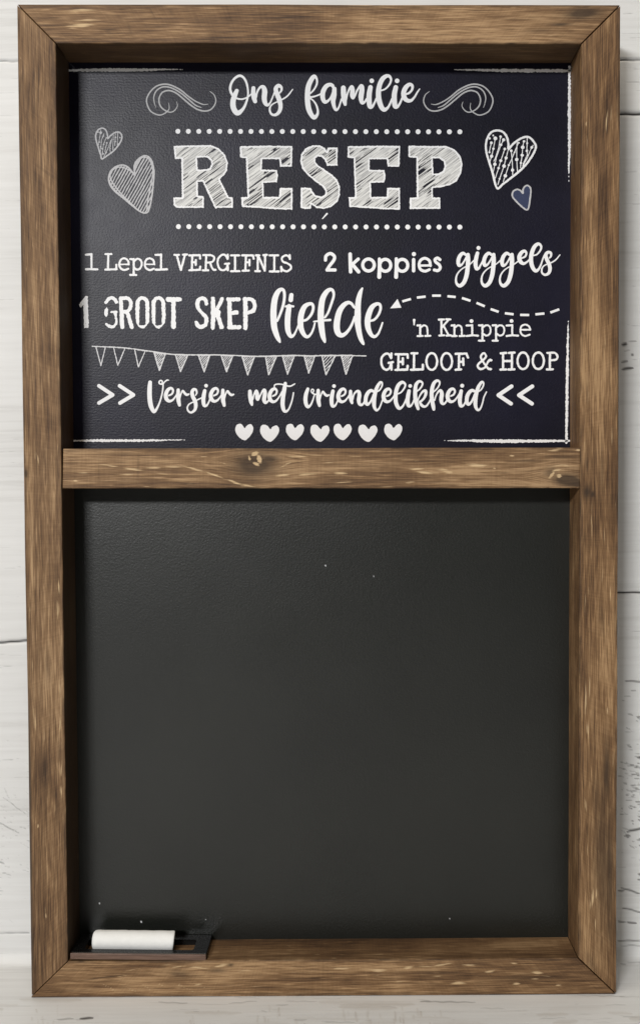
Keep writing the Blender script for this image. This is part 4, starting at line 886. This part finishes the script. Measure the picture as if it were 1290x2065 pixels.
multi('lettering', (294, 764, 474, 838), [((293, 760), 10, 40, [
    [(100, 110, 75), (90, 240, 90), (90, 400, 92), (110, 560, 92), (150, 665, 80), (185, 700, 64), (235, 640, 45), (290, 520, 34), (330, 390, 32), (355, 260, 30), (362, 150, 28)],
    [(362, 145, 26), (322, 148, 30), (285, 128, 32), (285, 90, 30), (318, 72, 28), (346, 92, 28), (342, 132, 26)], [(365, 135, 26), (400, 95, 26), (440, 66, 28), (475, 66, 18)], e0] + r0 + [
    [(1015, 372, 24), (1040, 322, 34), (1022, 260, 45), (975, 256, 62), (945, 310, 72), (962, 400, 78), (1005, 490, 78), (1020, 580, 72), (1000, 665, 58), (930, 718, 42), (870, 690, 38), (850, 620, 32), (885, 552, 28), (970, 505, 25), (1060, 460, 26), (1150, 415, 26)]], (), True),
    ((380, 760), 10, 40, [i0, sh(e0, 35, 3)] + [sh(s_, 30, 5) for s_ in r0], [(357, 178, 37)], True)])
word('lettering', (496, 764, 600, 836), [
    [(140, 292, 72), (145, 400, 82), (165, 505, 78), (180, 560, 50)], [(192, 460, 36), (220, 360, 32), (265, 285, 56), (285, 345, 76), (285, 425, 76), (305, 455, 46), (350, 370, 32), (400, 275, 40), (435, 272, 66), (440, 350, 80), (425, 460, 80), (450, 520, 58), (500, 492, 38), (545, 425, 35)],
    sh(e0, 118, 12)[:-2] + [(740, 385, 30), (785, 305, 35)],
    [(852, 132, 64), (832, 250, 82), (807, 400, 84), (797, 550, 84), (820, 665, 72), (865, 698, 50), (920, 650, 35), (970, 530, 30), (1000, 420, 28), (1017, 320, 26)],
    [(630, 205, 22), (640, 162, 26), (700, 146, 28), (790, 152, 28), (880, 180, 32), (950, 188, 30), (1010, 160, 28), (1045, 140, 20)]], o=(490, 760), k=10)
d0 = [[(320, 292, 48), (280, 274, 62), (222, 312, 72), (177, 400, 78), (170, 505, 74), (205, 555, 60), (260, 510, 42), (300, 430, 38), (332, 350, 40)],
      [(400, 300, 26), (450, 265, 30), (495, 190, 32), (500, 125, 36), (465, 110, 50), (412, 182, 66), (372, 280, 76), (347, 400, 80), (337, 520, 80), (347, 615, 66), (390, 675, 46), (440, 640, 35)]]
multi('lettering', (606, 764, 984, 834), [((605, 760), 10, 40, [
    [(155, 245, 62), (122, 340, 76), (107, 450, 80), (122, 555, 74), (160, 605, 60), (215, 560, 40), (255, 470, 30), (287, 370, 26)], [(300, 352, 26), (250, 332, 24), (220, 285, 24), (245, 248, 24), (275, 272, 24), (262, 322, 24), (290, 352, 26), (345, 345, 28)],
    sh(r0[0], -302, 8) , sh(r0[1], -300, 18), sh(i0, 330, 8), sh(e0, 352, 14), [(1015, 292, 66), (1015, 400, 76), (1030, 475, 74), (1045, 525, 52)],
    [(1058, 450, 34), (1085, 350, 34), (1138, 292, 46), (1180, 300, 66), (1193, 370, 78), (1180, 470, 78), (1195, 545, 64), (1240, 565, 50), (1280, 525, 38), (1310, 460, 36)]], [(682, 185, 37)], True),
    ((720, 760), 10, 40, d0 + [d0[1][-1:] + [(475, 560, 30), (508, 465, 30)], sh(e0, 112, 14),
    [(815, 342, 28), (880, 312, 32), (950, 222, 36), (965, 148, 42), (905, 108, 60), (832, 162, 74), (787, 270, 78), (772, 390, 80), (777, 510, 80), (815, 605, 74), (855, 635, 60), (910, 598, 42), (950, 530, 35), (985, 450, 35)],
    sh(i0, 712, 5), [(1200, 292, 28), (1260, 242, 32), (1310, 162, 36), (1302, 108, 42), (1240, 92, 54), (1182, 162, 70), (1167, 280, 78), (1167, 400, 80), (1187, 520, 80), (1225, 642, 60)],
    [(1210, 500, 28), (1250, 400, 28), (1310, 305, 42), (1370, 278, 56), (1382, 335, 60), (1350, 420, 46), (1290, 488, 42), (1260, 505, 46), (1295, 570, 58), (1350, 600, 48), (1400, 578, 38), (1450, 505, 32), (1485, 430, 32)]], [(1065, 183, 37)], True),
    ((855, 760), 10, 40, [[(190, 302, 26), (260, 232, 30), (305, 152, 34), (300, 92, 42), (250, 78, 54), (192, 130, 70), (157, 240, 78), (147, 370, 80), (162, 500, 80), (180, 595, 76), (190, 655, 56)],
    [(208, 470, 28), (235, 380, 28), (285, 295, 40), (330, 278, 60), (352, 345, 78), (340, 450, 78), (352, 525, 62), (395, 545, 45), (440, 498, 36), (475, 440, 36)],
    sh(e0, 52, 12), sh(i0, 412, 5)] + [sh(d0[0], 685, -2)] + [sh(d0[1], 690, -5) + [(1170, 530, 30), (1200, 410, 28), (1250, 305, 26)]], [(762, 178, 39)], True)])

# --- row of seven hearts
ha = [(190, 125), (160, 80), (125, 65), (80, 85), (65, 150), (85, 210), (135, 265), (195, 290), (240, 260), (290, 200), (312, 130), (290, 80), (255, 72), (220, 95)]
hb2 = [(545, 140), (500, 90), (455, 78), (415, 100), (405, 170), (430, 230), (480, 285), (545, 312), (600, 270), (650, 200), (665, 140), (640, 95), (605, 92), (570, 110)]
for x, sh_ in [(474.6, 0), (576.4, 0), (672.4, 0), (774.3, 0), (524.6, 1), (625.8, 1), (722.3, 1)]:
    src = ha if sh_ == 0 else hb2; lo = 65 if sh_ == 0 else 405
    A = Art(x - 3, 850, x + 43, 896)
    A.D = A.poly(src, (x - lo / 6.79, 845), 6.79, True); A.rough(.3)
    A.mesh('heart_drawing', WHITE, printed)

# --- chalky border lines in the corners
def border(box, pts, seed):
    A = Art(*box); A.stroke([(x, y, w_ * .85) for x, y, w_ in pts], wob=.22); A.rough(.9, 2.0, seed)
    A.mesh('border_line', WHITE, printed)
border((136, 130, 372, 152), [(138, 142, 4), (170, 141.5, 6), (230, 141, 8), (290, 141, 6), (330, 140, 3.6), (368, 140, 1.0)], 1)
border((908, 130, 1156, 152), [(914, 140.5, 1.0), (950, 141, 4), (1000, 142, 6.5), (1070, 142.5, 7.5), (1150, 142.5, 6)], 2)
border((1136, 126, 1158, 372), [(1147.5, 134, 5), (1147, 200, 6), (1147, 300, 5.5), (1146, 340, 3), (1146, 368, 1.0)], 3)
border((1132, 640, 1156, 898), [(1145, 646, 1.0), (1144, 680, 4.5), (1143, 740, 6), (1142, 820, 6), (1141, 893, 5)], 4)
border((890, 880, 1158, 900), [(896, 888.5, 1.0), (935, 888.5, 4), (1000, 889.5, 7), (1060, 889.5, 7), (1154, 889, 4)], 5)
border((144, 880, 380, 900), [(146, 889, 2.5), (190, 888.5, 5.5), (260, 888.5, 5.5), (310, 888, 4), (340, 887.5, 2), (374, 887, .8)], 6)

# --- flecks of chalk on the lower board
for x, y, r in [(656, 1141, 1.6), (753, 1162, 1.0), (201, 1822, 1.4), (285, 1859, 1.8), (906, 1853, .9), (415, 1855, .8)]:
    A = Art(x - 5, y - 6, x + 5, y + 6); A.disc(x, y - .8, r); A.disc(x + .4, y + 1, r * .7)
    A.rough(.4, 1.5, int(x)); A.mesh('chalk_fleck', GREYCH, slate)

# ------------------------------------------------------------------ chalk tray in the lower left corner
def zsurf(px):                                     # top of the bottom rail's inner face at a photo column
    return unproj(px, 1939 - (px - 137) * 7 / 1028.0, YF)[2]
zt = zsurf(280) + 0.0004
x0 = unproj(141.5, 1930, YF)[0]; x1 = unproj(416, 1926, YF)[0]
th = 0.0037
yf_, yb_ = YF + 0.0012, YB - 0.0006
sx0 = unproj(176, 1900, YF + 0.015)[0]; sx1 = unproj(395, 1900, YF + 0.015)[0]
sy0, sy1 = YF + 0.0066, YF + 0.0225
tray = bpy.data.objects.new('chalk_tray', None); sc.collection.objects.link(tray)
tray.location = ((x0 + x1) / 2, (yf_ + yb_) / 2, zt)
tray['label'] = 'slim glossy black tray with a slot, sitting in the lower left corner of the frame'
tray['category'] = 'tray'
def rrect(ax, ay, bx, by, r, n=6):
    pts = []
    for cx, cy, a0 in ((bx - r, by - r, 0), (ax + r, by - r, 90), (ax + r, ay + r, 180), (bx - r, ay + r, 270)):
        for i in range(n): 
            a = math.radians(a0 + 90 * i / (n - 1)); pts.append((cx + r * math.cos(a), cy + r * math.sin(a)))
    return pts
def tray_body():
    out = rrect(x0, yf_ + 0.0008, x1, yb_, 0.0006); inn = rrect(sx0, sy0, sx1, sy1, 0.0022)
    # drop the inner start so both loops run alike (same count, same order)
    bm = bmesh.new(); n = len(out); b = 0.00035
    def loop(pts, z): return [bm.verts.new((p[0], p[1], z)) for p in pts]
    def inset(pts, d):
        cx = sum(p[0] for p in pts) / n; cy = sum(p[1] for p in pts) / n
        return [(p[0] - math.copysign(d, p[0] - cx), p[1] - math.copysign(d, p[1] - cy)) for p in pts]
    ls = [loop(out, zt), loop(out, zt + th - b), loop(inset(out, b), zt + th), loop(inset(inn, -b), zt + th), loop(inn, zt + th - b), loop(inn, zt)]
    for a, c in zip(ls, ls[1:] + ls[:1]):
        for i in range(n): bm.faces.new([a[i], a[(i + 1) % n], c[(i + 1) % n], c[i]])
    bmesh.ops.recalc_face_normals(bm, faces=bm.faces[:])
    me = bpy.data.meshes.new('body'); bm.to_mesh(me); bm.free(); return me
link('body', tray_body(), PLASTIC, tray)
def box_me(name, a, c, bev=0.0003):
    bm = bmesh.new(); bmesh.ops.create_cube(bm, size=1)
    for v in bm.verts: v.co = Vector(((a[i] + c[i]) / 2 + v.co[i] * (c[i] - a[i]) for i in range(3)))
    bmesh.ops.bevel(bm, geom=bm.edges[:], offset=bev, segments=2, affect='EDGES', profile=.6)
    me = bpy.data.meshes.new(name); bm.to_mesh(me); bm.free(); return me
def mat_edge():
    k = N('stained_edge'); tc = k.add('ShaderNodeTexCoord').outputs['Object']
    n = k.noise(k.mapping(tc, (60, 400, 900)), 1.0, 3)
    return k.out(k.ramp(n, [(.3, (.085, .045, .03)), (.7, (.17, .10, .07))]), .4, .5)
link('front_edge', box_me('front_edge', (x0, yf_ - 0.0006, zt), (x1 - .0003, yf_ + 0.0007, zt + th - 0.0001)), mat_edge(), tray)

# ------------------------------------------------------------------ stick of chalk lying in the slot
def chalk():
    rad = 0.0062
    xa = unproj(188, 1895, YF + 0.0145)[0]; xb = unproj(351, 1895, YF + 0.0145)[0]
    yc = YF + 0.0146; zc = zt + rad - 0.0003
    prof = [(xa, 0.0), (xa, rad * .55), (xa + .0004, rad * .80), (xa + .0012, rad * .94), (xa + .0026, rad)]
    prof += [(xa + (xb - xa) * t, rad * (1 + .006 * math.sin(t * 23))) for t in np.linspace(.08, .97, 26)]
    prof += [(xb - .0006, rad * .995), (xb - .0001, rad * .95), (xb, rad * .88), (xb, 0.0)]
    bm = bmesh.new(); n = 48; rings = []
    for (x, r) in prof:
        if r == 0: rings.append([bm.verts.new((x, yc, zc))])
        else: rings.append([bm.verts.new((x - (0.0012 * (math.sin(2 * math.pi * i / n) < -2)), yc + r * math.cos(2 * math.pi * i / n), zc + r * math.sin(2 * math.pi * i / n))) for i in range(n)])
    # right end broken off at a slight slant
    for ring_ in rings[-8:]:
        for v in ring_: 
            f = max(0.0, (v.co.x - (xb - .006)) / .006)
            v.co.x += f * (-(v.co.y - yc) * 0.10 + (v.co.z - zc) * 0.12)
    for a, b in zip(rings[:-1], rings[1:]):
        for i in range(n):
            j = (i + 1) % n
            if len(a) == 1: bm.faces.new([a[0], b[i], b[j]])
            elif len(b) == 1: bm.faces.new([a[i], b[0], a[j]])
            else: bm.faces.new([a[i], b[i], b[j], a[j]])
    rr = np.random.default_rng(11)
    for k_, ring_ in enumerate(rings[1:-1]):           # slightly worn, crumbly rims
        endness = 1.0 if (k_ < 4 or k_ > len(rings) - 8) else 0.15
        ph = rr.random() * 6
        for i, v in enumerate(ring_):
            f = 1 + endness * 0.03 * (rr.random() - .6) + 0.008 * math.sin(i * .5 + ph)
            v.co.y = yc + (v.co.y - yc) * f; v.co.z = zc + (v.co.z - zc) * f
    bmesh.ops.recalc_face_normals(bm, faces=bm.faces[:])
    for f in bm.faces: f.smooth = True
    me = bpy.data.meshes.new('chalk_stick'); 
    c = Vector(((xa + xb) / 2, yc, zc))
    for v in bm.verts: v.co -= c
    bm.to_mesh(me); bm.free()
    o = link('chalk_stick', me, CHALK); o.location = c
    o['label'] = 'thick white stick of chalk lying in the slot of the black tray'
    o['category'] = 'chalk'
chalk()
